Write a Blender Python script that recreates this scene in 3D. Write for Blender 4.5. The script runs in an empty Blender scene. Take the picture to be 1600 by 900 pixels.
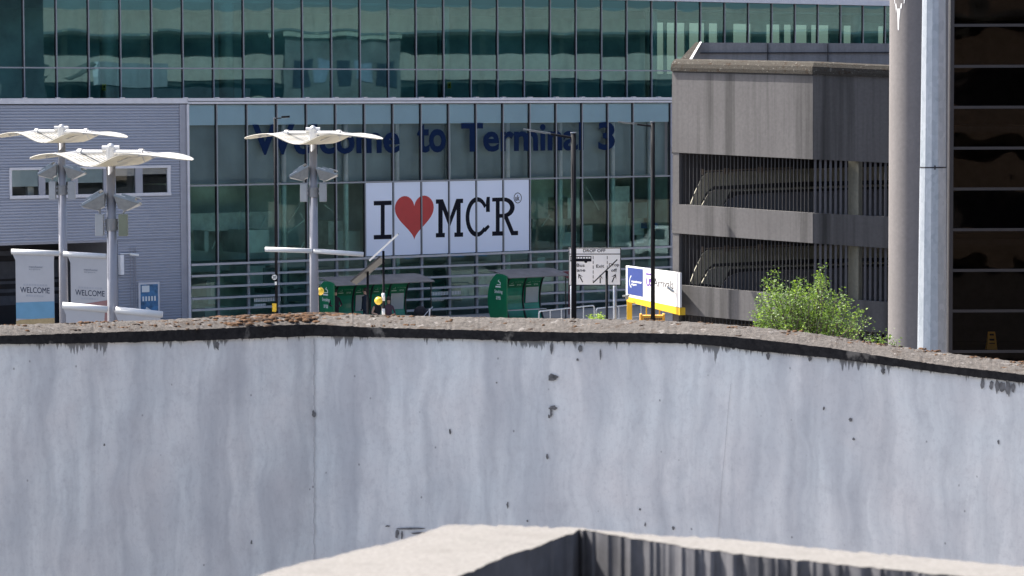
import bpy, bmesh, math, random
from mathutils import Vector, Matrix, noise
random.seed(7)
R = math.radians
sc = bpy.context.scene
col = sc.collection

# ------------------------------------------------------------------ camera
H = 9.7                       # eye height over the forecourt (upper deck of a car park)
F = 4537.0                    # focal length in photo pixels
PITCH = math.atan(285 / F)
ROLL = 0.0035
CAM = Vector((0, 0, H))
fwd = Vector((0, math.cos(PITCH), -math.sin(PITCH)))
up0 = Vector((0, math.sin(PITCH), math.cos(PITCH)))
rt0 = Vector((1, 0, 0))
upv = up0 * math.cos(ROLL) + rt0 * math.sin(ROLL)
rtv = rt0 * math.cos(ROLL) - up0 * math.sin(ROLL)
cam = bpy.data.cameras.new('camera')
cam.sensor_width = 36
cam.lens = 36 * F / 1600
cam.clip_start = 0.5
cam.clip_end = 6000
cam.dof.use_dof = True
cam.dof.focus_distance = 90
cam.dof.aperture_fstop = 20
co = bpy.data.objects.new('camera', cam)
m = Matrix((rtv, upv, -fwd)).transposed().to_4x4()
m.translation = CAM
co.matrix_world = m
col.objects.link(co)
sc.camera = co

# ------------------------------------------------------------------ light
SUN_DIR = Vector((-0.88, 0.475, 0)).normalized()
SUN_EL = R(52)
w = bpy.data.worlds.new('World')
sc.world = w
w.use_nodes = True
nt = w.node_tree
sky = nt.nodes.new('ShaderNodeTexSky')
sky.sky_type = 'NISHITA'
sky.sun_disc = False
sky.sun_elevation = SUN_EL
sky.sun_rotation = math.atan2(SUN_DIR.x, SUN_DIR.y)
sky.air_density = 0.8
sky.dust_density = 3.5
sky.ozone_density = 0.6
bg = nt.nodes['Background']
bg.inputs['Strength'].default_value = 0.12
nt.links.new(sky.outputs[0], bg.inputs[0])
sd = bpy.data.lights.new('sun', 'SUN')
sd.energy = 4.6
sd.angle = R(0.53)
sd.color = (1, 0.95, 0.88)
so = bpy.data.objects.new('sun', sd)
s3 = Vector((SUN_DIR.x * math.cos(SUN_EL), SUN_DIR.y * math.cos(SUN_EL), math.sin(SUN_EL)))
so.rotation_euler = s3.to_track_quat('Z', 'Y').to_euler()
so.location = (0, 0, 60)
col.objects.link(so)
sc.view_settings.view_transform = 'Standard'
sc.view_settings.look = 'None'
sc.view_settings.gamma = 1
sc.view_settings.exposure = 1.24
sc.view_settings.use_curve_mapping = False
sc.cycles.max_bounces = 8
sc.cycles.transparent_max_bounces = 24
sc.cycles.caustics_reflective = False
sc.cycles.caustics_refractive = False

# ------------------------------------------------------------------ where things stand
def ray(x, y):
    return (fwd + rtv * ((x - 800) / F) + upv * ((450 - y) / F))
def W(x, y, Y):                       # point of the place seen at (x, y), Y metres away
    r = ray(x, y)
    return CAM + r * (Y / r.y)
def PL(x, y, P, N):
    r = ray(x, y)
    return CAM + r * ((P - CAM).dot(N) / r.dot(N))

# ------------------------------------------------------------------ materials
MATS = {}
def new_mat(name):
    m = bpy.data.materials.new(name)
    m.use_nodes = True
    MATS[name] = m
    return m, m.node_tree, m.node_tree.nodes['Principled BSDF']
def N(nt, t, **kw):
    n = nt.nodes.new(t)
    for k, v in kw.items():
        if k in n.inputs: n.inputs[k].default_value = v
        else: setattr(n, k, v)
    return n
def pos_scaled(nt, s):
    g = N(nt, 'ShaderNodeNewGeometry')
    mp = N(nt, 'ShaderNodeMapping')
    mp.inputs['Scale'].default_value = s
    nt.links.new(g.outputs['Position'], mp.inputs['Vector'])
    return mp.outputs[0]
def noise_n(nt, vec, scale, detail=4, rough=.55):
    n = N(nt, 'ShaderNodeTexNoise')
    n.inputs['Scale'].default_value = scale
    n.inputs['Detail'].default_value = detail
    n.inputs['Roughness'].default_value = rough
    nt.links.new(vec, n.inputs['Vector'])
    return n.outputs['Fac']
def ramp(nt, fac, stops):
    r = N(nt, 'ShaderNodeValToRGB')
    while len(r.color_ramp.elements) < len(stops): r.color_ramp.elements.new(.5)
    for e, (p, c) in zip(r.color_ramp.elements, stops):
        e.position = p
        e.color = (c[0], c[1], c[2], 1) if hasattr(c, '__len__') else (c, c, c, 1)
    nt.links.new(fac, r.inputs[0])
    return r.outputs[0]
def mixc(nt, fac, a, b, mode='MIX'):
    m = N(nt, 'ShaderNodeMix', data_type='RGBA', blend_type=mode)
    for sock, v in ((0, fac), (6, a), (7, b)):
        if hasattr(v, 'default_value'): nt.links.new(v, m.inputs[sock])
        elif hasattr(v, '__len__'): m.inputs[sock].default_value = (*v, 1) if len(v) == 3 else v
        else: m.inputs[sock].default_value = v
    return m.outputs[2]
def bump(nt, b, h, strength=.3, dist=.02):
    n = N(nt, 'ShaderNodeBump')
    n.inputs['Strength'].default_value = strength
    n.inputs['Distance'].default_value = dist
    nt.links.new(h, n.inputs['Height'])
    nt.links.new(n.outputs[0], b.inputs['Normal'])
def plain(name, c, rough=.5, metal=0, var=.12, scale=3, spec=.5, coat=0):
    m, nt, b = new_mat(name)
    v = noise_n(nt, pos_scaled(nt, (1, 1, 1)), scale, 5)
    lo = tuple(x * (1 - var) for x in c); hi = tuple(min(1, x * (1 + var)) for x in c)
    nt.links.new(ramp(nt, v, [(.3, lo), (.7, hi)]), b.inputs['Base Color'])
    b.inputs['Roughness'].default_value = rough
    b.inputs['Metallic'].default_value = metal
    b.inputs['Specular IOR Level'].default_value = spec
    return m
def concrete(name, c, streak=.35, dark=(.03, .03, .028), blot=.25, rough=.85, sx=2.5, sz=.25):
    m, nt, b = new_mat(name)
    st = noise_n(nt, pos_scaled(nt, (sx, sx, sz)), 1.0, 6, .6)
    fine = noise_n(nt, pos_scaled(nt, (1, 1, 1)), 9, 6, .65)
    big = noise_n(nt, pos_scaled(nt, (1, 1, 1)), .5, 3)
    lo = tuple(x * (1 - blot) for x in c); hi = tuple(min(1, x * (1 + blot)) for x in c)
    base = ramp(nt, fine, [(.3, lo), (.72, hi)])
    base = mixc(nt, ramp(nt, big, [(.35, 0), (.7, .35)]), base, tuple(x * .7 for x in c))
    colr = mixc(nt, ramp(nt, st, [(.48, 0), (.75, streak)]), base, dark)
    st2 = noise_n(nt, pos_scaled(nt, (sx * 4.5, sx * 4.5, sz * 1.6)), 1.0, 5, .6)
    colr = mixc(nt, ramp(nt, st2, [(.50, 0), (.78, streak * .38)]), colr, tuple(x * .35 for x in c))
    nt.links.new(colr, b.inputs['Base Color'])
    b.inputs['Roughness'].default_value = rough
    b.inputs['Specular IOR Level'].default_value = .25
    bump(nt, b, fine, .25, .01)
    return m
def glass(name, tint, gloss, fac, rough=.015):
    m, nt, b = new_mat(name)
    nt.nodes.remove(b)
    out = nt.nodes['Material Output']
    tr = N(nt, 'ShaderNodeBsdfTransparent'); tr.inputs[0].default_value = (*tint, 1)
    gl = N(nt, 'ShaderNodeBsdfGlossy'); gl.inputs['Color'].default_value = (*gloss, 1)
    gl.inputs['Roughness'].default_value = rough
    mx = N(nt, 'ShaderNodeMixShader')
    lw = N(nt, 'ShaderNodeLayerWeight'); lw.inputs[0].default_value = .35
    mr = N(nt, 'ShaderNodeMapRange')
    mr.inputs[3].default_value = fac; mr.inputs[4].default_value = 1
    nt.links.new(lw.outputs['Fresnel'], mr.inputs[0])
    nt.links.new(mr.outputs[0], mx.inputs[0])
    nt.links.new(tr.outputs[0], mx.inputs[1]); nt.links.new(gl.outputs[0], mx.inputs[2])
    nt.links.new(mx.outputs[0], out.inputs[0])
    return m

M_GLASS = glass('tinted_glass', (.40, .70, .70), (.35, .68, .80), .24)
M_GLASS_TOP = glass('tinted_glass_backed', (.96, .98, .98), (.5, .7, .75), .01, .3)
M_GLASS_LOW = glass('tinted_glass_clear', (.68, .93, .89), (.5, .72, .74), .05)
M_GLASS_DARK = glass('bronze_glass', (.55, .48, .43), (.15, .13, .115), .02)
M_GLASS_WIN = glass('window_glass', (.95, .98, .98), (.7, .8, .85), .06)
M_SPAN = plain('spandrel_panel', (.55, .80, .95), .7, spec=.1, var=.06, scale=.6)
M_PANEL = plain('backing_panel', (.21, .30, .325), .7, var=.2, scale=.5)
M_TEAL = plain('interior_column_paint', (.55, .62, .60), .6)
M_INT = plain('interior_wall_paint', (.55, .62, .60), .8, var=.4, scale=.6)
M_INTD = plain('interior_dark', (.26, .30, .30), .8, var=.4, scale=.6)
M_INTL = plain('interior_pale', (.6, .62, .58), .7, var=.2)
M_MULL = plain('mullion_aluminium', (.27, .285, .31), .5, .1, var=.06)
M_RAIL = plain('rail_aluminium', (.46, .46, .48), .45, .1, var=.06)
M_GASK = plain('black_gasket', (.015, .015, .02), .6)
M_LEDGE = plain('ledge_aluminium', (.62, .62, .66), .5, .1, var=.06)
M_CLAD = plain('corrugated_cladding_paint', (.36, .39, .47), .5, .1, var=.05, scale=.35)
M_TRIM = plain('grey_trim', (.33, .34, .39), .5, .2, var=.05)
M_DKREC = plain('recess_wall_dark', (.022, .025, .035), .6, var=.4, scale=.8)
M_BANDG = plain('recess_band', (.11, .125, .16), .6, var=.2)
M_BLIND = plain('window_blind', (.50, .62, .66), .7, var=.05)
M_SIGNW = plain('sign_white', (.84, .84, .86), .45, var=.03)
M_BANW = plain('banner_vinyl', (.74, .80, .93), .4, var=.02, scale=.4)
M_BLACK = plain('print_black', (.012, .013, .02), .8, spec=.1)
M_NAVY = plain('vinyl_navy', (.008, .020, .060), .9, var=.08, spec=.05)
M_RED = plain('print_red', (.46, .035, .035), .45, var=.05)
M_BILL = plain('billboard_white', (.80, .80, .80), .5, var=.02)
M_BLUE = plain('billboard_navy', (.03, .055, .22), .5, var=.05)
M_PURP = plain('billboard_purple', (.14, .06, .32), .5)
M_YEL = plain('yellow_paint', (.80, .50, .03), .4, var=.1)
M_ORY = plain('orange_yellow_paint', (.75, .36, .04), .5, var=.1)
M_GREEN = plain('shelter_green', (.005, .16, .07), .35, var=.15, scale=2)
M_GREEN2 = plain('shelter_green_glass', (.02, .28, .17), .2, var=.25, scale=1.2)
M_DKG = plain('shelter_frame_dark', (.012, .02, .022), .4)
M_ROOF = plain('shelter_roof_grey', (.17, .165, .165), .8, var=.2, scale=2)
M_MAROON = plain('maroon_panel', (.14, .02, .035), .5)
M_POSTER = plain('poster_paper', (.42, .48, .50), .5, var=.05)
M_TXT = plain('lettering_white', (.75, .78, .78), .5, var=.02)
M_TXTG = plain('lettering_pale_green', (.35, .55, .45), .5, var=.02)
M_GREYTX = plain('lettering_grey', (.30, .31, .34), .6)
M_FAINT = plain('lettering_faint', (.50, .50, .52), .6)
M_BLKPOLE = plain('black_pole_paint', (.010, .011, .014), .7, spec=.15)
M_POLE = plain('grey_pole_paint', (.34, .34, .37), .38, .15, var=.06)
M_POLEL = plain('pale_metal', (.58, .58, .58), .4, .3, var=.08)
M_CANOPY = plain('canopy_cream', (.62, .60, .54), .45, var=.04, scale=4)
def translucent_canopy():
    m = MATS['canopy_cream']; nt = m.node_tree; b = nt.nodes['Principled BSDF']; out = nt.nodes['Material Output']
    tl = N(nt, 'ShaderNodeBsdfTranslucent'); tl.inputs[0].default_value = (.80, .75, .60, 1)
    mx = N(nt, 'ShaderNodeMixShader'); mx.inputs[0].default_value = .22
    nt.links.new(b.outputs[0], mx.inputs[1]); nt.links.new(tl.outputs[0], mx.inputs[2]); nt.links.new(mx.outputs[0], out.inputs[0])
translucent_canopy()
M_SLAT = plain('canopy_slat_grey', (.20, .19, .17), .6)
M_BOX = plain('gear_box_grey', (.44, .45, .45), .5, var=.08)
M_BOXG = plain('gear_box_green_grey', (.27, .29, .20), .5, var=.08)
M_LAMP = plain('floodlight_body', (.33, .35, .36), .35, .5, var=.15, scale=8)
M_BARW = plain('banner_bar_white', (.82, .82, .80), .35, var=.03)
M_BAN = plain('banner_cloth', (.60, .585, .58), .7, var=.04, scale=2)
M_BANB = plain('banner_sky_blue', (.19, .40, .56), .7, var=.06)
M_BANS = plain('banner_sand', (.55, .40, .20), .7, var=.15, scale=12)
M_BANR = plain('banner_rose', (.42, .22, .20), .7, var=.15)
M_GLOBE = plain('amber_globe', (.92, .62, .06), .3, var=.12, scale=14)
M_STEEL = plain('galvanised_rail', (.42, .45, .50), .35, .6, var=.1)
M_ASPH = concrete('asphalt', (.10, .10, .105), streak=.1, sx=.4, sz=.4)
M_PAVE = concrete('paving', (.36, .345, .32), streak=.1, sx=.6, sz=.6)
M_DECK = concrete('deck_concrete', (.22, .21, .20), streak=.3, sx=.8, sz=.8)
M_CPK = concrete('car_park_concrete', (.165, .158, .156), streak=.85, blot=.12, sx=1.6, sz=.06)
M_CPKIN = concrete('car_park_inner_concrete', (.25, .24, .19), streak=.4, blot=.15)
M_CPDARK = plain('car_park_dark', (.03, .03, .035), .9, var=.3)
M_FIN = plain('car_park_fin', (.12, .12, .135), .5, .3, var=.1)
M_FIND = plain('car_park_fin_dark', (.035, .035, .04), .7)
M_INB = concrete('inner_ramp_concrete', (.36, .345, .28), streak=.4, blot=.15)
M_COLUMN = concrete('column_concrete', (.22, .205, .20), streak=.25, blot=.1, sx=1.4, sz=.05)
M_FRAMEB = plain('bronze_frame', (.055, .05, .052), .4, .4, var=.1)
M_STRIPW = plain('white_stripe', (.8, .8, .8), .4, var=.02)
M_SOLAR = plain('solar_cell', (.02, .022, .035), .15, .2)
M_SOLARB = plain('solar_back', (.05, .05, .055), .5)
M_FARW = concrete('far_parapet_concrete', (.27, .22, .18), streak=.3, blot=.15)
M_TAN = concrete('tan_stone', (.30, .24, .17), streak=.3)
M_BROWN2 = plain('brown_blind', (.06, .05, .045), .9)
M_BROWN = concrete('brown_brick', (.085, .07, .06), streak=.3)
M_SKIN = plain('skin', (.42, .26, .19), .6)
M_CLOTHK = plain('black_cloth', (.012, .012, .018), .9, var=.3)
M_CLOTHN = plain('navy_cloth', (.018, .028, .05), .9, var=.3)
M_CLOTHP = plain('plum_cloth', (.08, .05, .07), .9, var=.3)
M_HAIR = plain('dark_hair', (.02, .014, .01), .7)
M_BARK = plain('bark', (.13, .10, .08), .9, var=.3, scale=10)
M_VANB = plain('blue_paint', (.05, .18, .5), .3)
M_VANW = plain('white_paint', (.75, .76, .76), .3)
M_TYRE = plain('tyre_rubber', (.02, .02, .02), .8)

def galv():
    m, nt, b = new_mat('galvanised_steel')
    v = N(nt, 'ShaderNodeTexVoronoi'); v.inputs['Scale'].default_value = 22
    nt.links.new(pos_scaled(nt, (1, 1, .7)), v.inputs['Vector'])
    f = noise_n(nt, pos_scaled(nt, (4, 4, .6)), 2, 5, .6)
    c = mixc(nt, .5, ramp(nt, v.outputs['Color'], [(.1, (.34, .38, .42)), (.9, (.50, .54, .58))]),
             ramp(nt, f, [(.3, (.32, .37, .42)), (.7, (.55, .58, .62))]))
    nt.links.new(c, b.inputs['Base Color'])
    b.inputs['Metallic'].default_value = .55
    b.inputs['Roughness'].default_value = .5
    return m
M_GALV = galv()

def leafmat(name, a, bcol):
    m, nt, b = new_mat(name)
    oi = noise_n(nt, pos_scaled(nt, (1, 1, 1)), 9, 4, .7)
    nt.links.new(ramp(nt, oi, [(.3, a), (.7, bcol)]), b.inputs['Base Color'])
    b.inputs['Roughness'].default_value = .5
    b.inputs['Specular IOR Level'].default_value = .4
    out = nt.nodes['Material Output']
    tl = N(nt, 'ShaderNodeBsdfTranslucent'); tl.inputs[0].default_value = (bcol[0] * 1.6, bcol[1] * 1.7, bcol[2], 1)
    mx = N(nt, 'ShaderNodeMixShader'); mx.inputs[0].default_value = .32
    nt.links.new(b.outputs[0], mx.inputs[1]); nt.links.new(tl.outputs[0], mx.inputs[2])
    nt.links.new(mx.outputs[0], out.inputs[0])
    return m
M_LEAF = leafmat('birch_leaf', (.065, .12, .03), (.15, .23, .06))
M_LEAFD = leafmat('dark_leaf', (.03, .06, .02), (.06, .10, .03))
M_LEAFY = leafmat('yellow_green_leaf', (.16, .26, .03), (.25, .36, .05))

# white painted parapet: UV v = metres below the coping, u = metres along
def painted_wall():
    m, nt, b = new_mat('weathered_white_paint')
    uv = N(nt, 'ShaderNodeUVMap'); uv.uv_map = 'UVMap'
    def mp(s):
        q = N(nt, 'ShaderNodeMapping'); q.inputs['Scale'].default_value = s
        nt.links.new(uv.outputs[0], q.inputs['Vector']); return q.outputs[0]
    wob = noise_n(nt, mp((1.5, 1.2, 1)), 1.0, 3)
    # distort u a little so that the runs wander
    sep = N(nt, 'ShaderNodeSeparateXYZ'); nt.links.new(uv.outputs[0], sep.inputs[0])
    ma = N(nt, 'ShaderNodeMath', operation='MULTIPLY_ADD'); nt.links.new(wob, ma.inputs[0]); ma.inputs[1].default_value = .35
    nt.links.new(sep.outputs[0], ma.inputs[2])
    cb = N(nt, 'ShaderNodeCombineXYZ'); nt.links.new(ma.outputs[0], cb.inputs[0]); nt.links.new(sep.outputs[1], cb.inputs[1])
    def mp2(s):
        q = N(nt, 'ShaderNodeMapping'); q.inputs['Scale'].default_value = s
        nt.links.new(cb.outputs[0], q.inputs['Vector']); return q.outputs[0]
    st1 = noise_n(nt, mp2((7, .55, 1)), 1, 5, .55)
    st2 = noise_n(nt, mp2((2.2, .5, 1)), 1, 4, .5)
    fine = noise_n(nt, mp((26, 20, 1)), 1, 8, .72)
    mott = noise_n(nt, mp((4.5, 3.2, 1)), 1, 9, .75)
    warm = noise_n(nt, mp((1.1, .9, 1)), 1.3, 3)
    base = mixc(nt, ramp(nt, warm, [(.35, 0), (.7, 1)]), (.755, .79, .80), (.77, .76, .755))
    c = mixc(nt, ramp(nt, st1, [(.42, 0), (.54, .20), (.70, .46)]), base, (.38, .40, .43))
    c = mixc(nt, ramp(nt, st2, [(.46, 0), (.60, .42)]), c, (.40, .42, .46))
    lrg = noise_n(nt, mp2((.75, .42, 1)), 1.2, 6, .6)
    c = mixc(nt, ramp(nt, lrg, [(.46, 0), (.68, .22)]), c, (.42, .44, .48))
    c = mixc(nt, ramp(nt, fine, [(.50, 0), (.75, .30)]), c, (.33, .33, .36))
    c = mixc(nt, ramp(nt, mott, [(.50, 0), (.60, .16), (.75, .34)]), c, (.36, .37, .40))
    # specks
    v = N(nt, 'ShaderNodeTexVoronoi'); v.inputs['Scale'].default_value = 1
    nt.links.new(mp((6.5, 5.2, 1)), v.inputs['Vector'])
    sk = ramp(nt, v.outputs['Distance'], [(.035, 1), (.075, 0)])
    rnd = N(nt, 'ShaderNodeSeparateColor'); nt.links.new(v.outputs['Color'], rnd.inputs[0])
    pick = ramp(nt, rnd.outputs[0], [(.62, 0), (.66, .6)])
    mm = N(nt, 'ShaderNodeMath', operation='MULTIPLY'); nt.links.new(sk, mm.inputs[0]); nt.links.new(pick, mm.inputs[1])
    c = mixc(nt, mm.outputs[0], c, (.10, .10, .11))
    # black runs under the coping
    dn = noise_n(nt, mp((16, .8, 1)), 1, 4, .7)
    dn2 = noise_n(nt, mp((1.6, .1, 1)), 1, 2, .5)
    ln = N(nt, 'ShaderNodeMath', operation='MULTIPLY'); nt.links.new(dn, ln.inputs[0]); nt.links.new(dn2, ln.inputs[1])
    lg = N(nt, 'ShaderNodeMapRange'); nt.links.new(ln.outputs[0], lg.inputs[0])
    lg.inputs[1].default_value = .25; lg.inputs[2].default_value = .46; lg.inputs[3].default_value = .004; lg.inputs[4].default_value = .20
    sub = N(nt, 'ShaderNodeMath', operation='SUBTRACT'); nt.links.new(lg.outputs[0], sub.inputs[0]); nt.links.new(sep.outputs[1], sub.inputs[1])
    dr = ramp(nt, sub.outputs[0], [(0, 0), (.02, .75)])
    c = mixc(nt, dr, c, (.06, .06, .065))
    nt.links.new(c, b.inputs['Base Color'])
    b.inputs['Roughness'].default_value = .75
    b.inputs['Specular IOR Level'].default_value = .25
    bump(nt, b, fine, .2, .004)
    return m
M_WALL = painted_wall()

def coping_mat(name, base, moss, crust):
    m, nt, b = new_mat(name)
    a = noise_n(nt, pos_scaled(nt, (1, 1, 1)), 5, 7, .7)
    f = noise_n(nt, pos_scaled(nt, (1, 1, 1)), 28, 6, .7)
    g = noise_n(nt, pos_scaled(nt, (1, 1, 1)), 11, 5, .65)
    c = ramp(nt, f, [(.3, tuple(x * .6 for x in base)), (.7, tuple(min(1, x * 1.35) for x in base))])
    c = mixc(nt, ramp(nt, a, [(.56, 0), (.62, .8)]), c, moss)
    c = mixc(nt, ramp(nt, g, [(.60, 0), (.66, .85)]), c, crust)
    nt.links.new(c, b.inputs['Base Color'])
    b.inputs['Roughness'].default_value = .95
    b.inputs['Specular IOR Level'].default_value = .1
    bump(nt, b, f, .9, .02)
    return m
M_COPE = coping_mat('lichened_coping', (.115, .105, .097), (.075, .06, .05), (.23, .215, .205))
M_COPED = coping_mat('lichened_drum_coping', (.07, .064, .055), (.045, .03, .02), (.20, .19, .17))
def band_mat():
    m, nt, b = new_mat('coping_face_black_growth')
    uv = N(nt, 'ShaderNodeUVMap'); uv.uv_map = 'UVMap'
    q = N(nt, 'ShaderNodeMapping'); q.inputs['Scale'].default_value = (1.7, 1.2, 1)
    nt.links.new(uv.outputs[0], q.inputs['Vector'])
    a = noise_n(nt, q.outputs[0], 1.3, 5, .6)
    f = noise_n(nt, pos_scaled(nt, (1, 1, 1)), 20, 5, .7)
    dk = ramp(nt, f, [(.3, (.012, .012, .014)), (.7, (.035, .034, .035))])
    c = mixc(nt, ramp(nt, a, [(.60, 0), (.66, .9)]), dk, (.19, .18, .165))
    nt.links.new(c, b.inputs['Base Color']); b.inputs['Roughness'].default_value = .95
    b.inputs['Specular IOR Level'].default_value = .1
    bump(nt, b, f, .6, .01)
    return m
M_BAND = band_mat()
def near_top():
    m, nt, b = new_mat('near_parapet_top')
    P = pos_scaled(nt, (1, 1, 1))
    f = noise_n(nt, P, 130, 6, .7); g_ = noise_n(nt, P, 14, 6, .65); h_ = noise_n(nt, pos_scaled(nt, (1, 3, 1)), 5, 4, .6)
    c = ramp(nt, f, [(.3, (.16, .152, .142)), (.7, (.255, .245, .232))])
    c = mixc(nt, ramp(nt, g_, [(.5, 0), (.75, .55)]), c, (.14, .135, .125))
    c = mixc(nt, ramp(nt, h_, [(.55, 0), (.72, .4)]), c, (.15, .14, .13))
    nt.links.new(c, b.inputs['Base Color']); b.inputs['Roughness'].default_value = .95; b.inputs['Specular IOR Level'].default_value = .1
    bump(nt, b, f, .5, .003)
    return m
M_NEAR = near_top()
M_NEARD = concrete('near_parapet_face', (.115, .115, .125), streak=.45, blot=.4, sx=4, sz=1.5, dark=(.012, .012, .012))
M_MOSS2 = plain('dark_moss', (.045, .028, .018), .95, var=.4, scale=30)
M_MOSS = plain('rusty_moss', (.105, .052, .022), .95, var=.5, scale=30)

# ------------------------------------------------------------------ mesh building
class MB:
    def __init__(s): s.v = []; s.f = []; s.mi = []; s.uv = {}
    def face(s, pts, mi=0, uvs=None):
        b = len(s.v); s.v += [Vector(p) for p in pts]
        s.f.append(tuple(range(b, b + len(pts)))); s.mi.append(mi)
        if uvs: s.uv[len(s.f) - 1] = uvs
    def hexa(s, p, mi=0):                  # 8 corners: bottom 0-3, top 4-7
        b = len(s.v); s.v += [Vector(q) for q in p]
        for q in ((0, 3, 2, 1), (4, 5, 6, 7), (0, 1, 5, 4), (1, 2, 6, 5), (2, 3, 7, 6), (3, 0, 4, 7)):
            s.f.append(tuple(b + i for i in q)); s.mi.append(mi)
    def obox(s, O, U, V, Wv, u0, u1, v0, v1, w0, w1, mi=0):
        p = [O + U * a + V * b_ + Wv * c for c in (w0, w1) for a, b_ in ((u0, v0), (u1, v0), (u1, v1), (u0, v1))]
        s.hexa(p, mi)
    def box(s, x0, x1, y0, y1, z0, z1, mi=0):
        s.obox(Vector((0, 0, 0)), Vector((1, 0, 0)), Vector((0, 1, 0)), Vector((0, 0, 1)), x0, x1, y0, y1, z0, z1, mi)
    def prism(s, pts, ext, mi=0):
        ext = Vector(ext); n = len(pts); b = len(s.v)
        s.v += [Vector(p) for p in pts] + [Vector(p) + ext for p in pts]
        s.f.append(tuple(range(b + n - 1, b - 1, -1))); s.f.append(tuple(range(b + n, b + 2 * n)))
        s.mi += [mi, mi]
        for i in range(n):
            j = (i + 1) % n
            s.f.append((b + i, b + j, b + n + j, b + n + i)); s.mi.append(mi)
    def tube(s, a, c, r0, r1=None, n=10, mi=0, caps=True):
        a = Vector(a); c = Vector(c); r1 = r0 if r1 is None else r1
        d = (c - a).normalized(); u = d.orthogonal().normalized(); v = d.cross(u)
        b = len(s.v)
        for p, r in ((a, r0), (c, r1)):
            for i in range(n):
                t = 2 * math.pi * i / n
                s.v.append(p + u * math.cos(t) * r + v * math.sin(t) * r)
        for i in range(n):
            j = (i + 1) % n
            s.f.append((b + i, b + j, b + n + j, b + n + i)); s.mi.append(mi)
        if caps:
            s.f.append(tuple(range(b + n - 1, b - 1, -1))); s.f.append(tuple(range(b + n, b + 2 * n))); s.mi += [mi, mi]
    def path(s, pts, r, n=8, mi=0):
        for a, c in zip(pts, pts[1:]): s.tube(a, c, r, r, n, mi)
    def ball(s, c, r, n=12, mi=0, sq=(1, 1, 1)):
        c = Vector(c); b = len(s.v); k = n // 2
        for i in range(k + 1):
            th = math.pi * i / k
            for j in range(n):
                ph = 2 * math.pi * j / n
                s.v.append(c + Vector((r * sq[0] * math.sin(th) * math.cos(ph), r * sq[1] * math.sin(th) * math.sin(ph), r * sq[2] * math.cos(th))))
        for i in range(k):
            for j in range(n):
                jj = (j + 1) % n
                s.f.append((b + i * n + j, b + (i + 1) * n + j, b + (i + 1) * n + jj, b + i * n + jj)); s.mi.append(mi)
    def build(s, name, mat, parent=None, smooth=False, bevel=0):
        me = bpy.data.meshes.new(name)
        off = Vector((0, 0, 0)); p = parent
        while p is not None: off += p.location; p = p.parent
        me.from_pydata([tuple(q - off) for q in s.v], [], s.f)
        mats = mat if isinstance(mat, (list, tuple)) else [mat]
        for q in mats: me.materials.append(q)
        for pl, k in zip(me.polygons, s.mi):
            pl.material_index = k; pl.use_smooth = smooth
        if s.uv:
            ul = me.uv_layers.new(name='UVMap')
            for fi, uvs in s.uv.items():
                for li, uvc in zip(me.polygons[fi].loop_indices, uvs): ul.data[li].uv = uvc
        me.validate(); me.update()
        o = bpy.data.objects.new(name, me); col.objects.link(o)
        if parent: o.parent = parent
        if bevel:
            md = o.modifiers.new('bevel', 'BEVEL'); md.width = bevel; md.segments = 2; md.limit_method = 'ANGLE'
        if smooth == 'auto' or smooth is True:
            pass
        return o
def recentre(o):                            # put a top-level mesh's origin at its base
    vs = [v.co for v in o.data.vertices]
    c = Vector(((min(v.x for v in vs) + max(v.x for v in vs)) / 2, (min(v.y for v in vs) + max(v.y for v in vs)) / 2, min(v.z for v in vs)))
    o.data.transform(Matrix.Translation(-c)); o.location = c
    return o
def tag(o, label, cat, group=None, kind=None):
    if label: o['label'] = label
    if cat: o['category'] = cat
    if group: o['group'] = group
    if kind: o['kind'] = kind
    return o
def thing(name, label, cat, loc, group=None):
    o = bpy.data.objects.new(name, None); o.empty_display_size = .3
    o.location = loc; col.objects.link(o)
    return tag(o, label, cat, group)
def copy_tree(o, parent=None):
    c = o.copy(); col.objects.link(c); c.parent = parent
    for ch in list(o.children): copy_tree(ch, c)
    return c
UP = Vector((0, 0, 1))

_font_cache = {}
def text_geo(s, bold=0.0):
    k = (s, bold)
    if k in _font_cache: return _font_cache[k]
    cu = bpy.data.curves.new('t', 'FONT'); cu.body = s; cu.size = 1; cu.offset = bold; cu.resolution_u = 4
    ob = bpy.data.objects.new('t', cu); col.objects.link(ob)
    dg = bpy.context.evaluated_depsgraph_get(); dg.update()
    me = bpy.data.meshes.new_from_object(ob.evaluated_get(dg))
    vs = [(v.co.x, v.co.y) for v in me.vertices]; fs = [tuple(p.vertices) for p in me.polygons]
    bpy.data.objects.remove(ob); bpy.data.curves.remove(cu); bpy.data.meshes.remove(me)
    _font_cache[k] = (vs, fs); return vs, fs
def put_text(mb, s, O, U, V, wd, ht=None, bold=0.0, mi=0, depth=0):
    """text with its lower left corner at O, wd metres along U, ht along V"""
    vs, fs = text_geo(s, bold)
    x0 = min(v[0] for v in vs); x1 = max(v[0] for v in vs); y0 = min(v[1] for v in vs); y1 = max(v[1] for v in vs)
    kx = wd / (x1 - x0); ky = kx if ht is None else ht / (y1 - y0)
    b = len(mb.v); mb.v += [O + U * ((x - x0) * kx) + V * ((y - y0) * ky) for x, y in vs]
    for f in fs: mb.f.append(tuple(b + i for i in f)); mb.mi.append(mi)

# ------------------------------------------------------------------ terminal
d = Vector((.824, .566, 0)).normalized(); n = Vector((d.y, -d.x, 0))
P0 = W(338, 167, 125.8); P0.z = 0
def fac(x, y, off=0):
    p = PL(x, y, P0 + n * off, n)
    return (p - P0).dot(d), p.z
def FP(t, z, off=0): return P0 + d * t + n * off + UP * z
UO = -1.25
z0 = H
T = thing('terminal_building', 'long glass and grey metal airport terminal with welcome lettering and white banner', 'building', P0)

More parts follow.
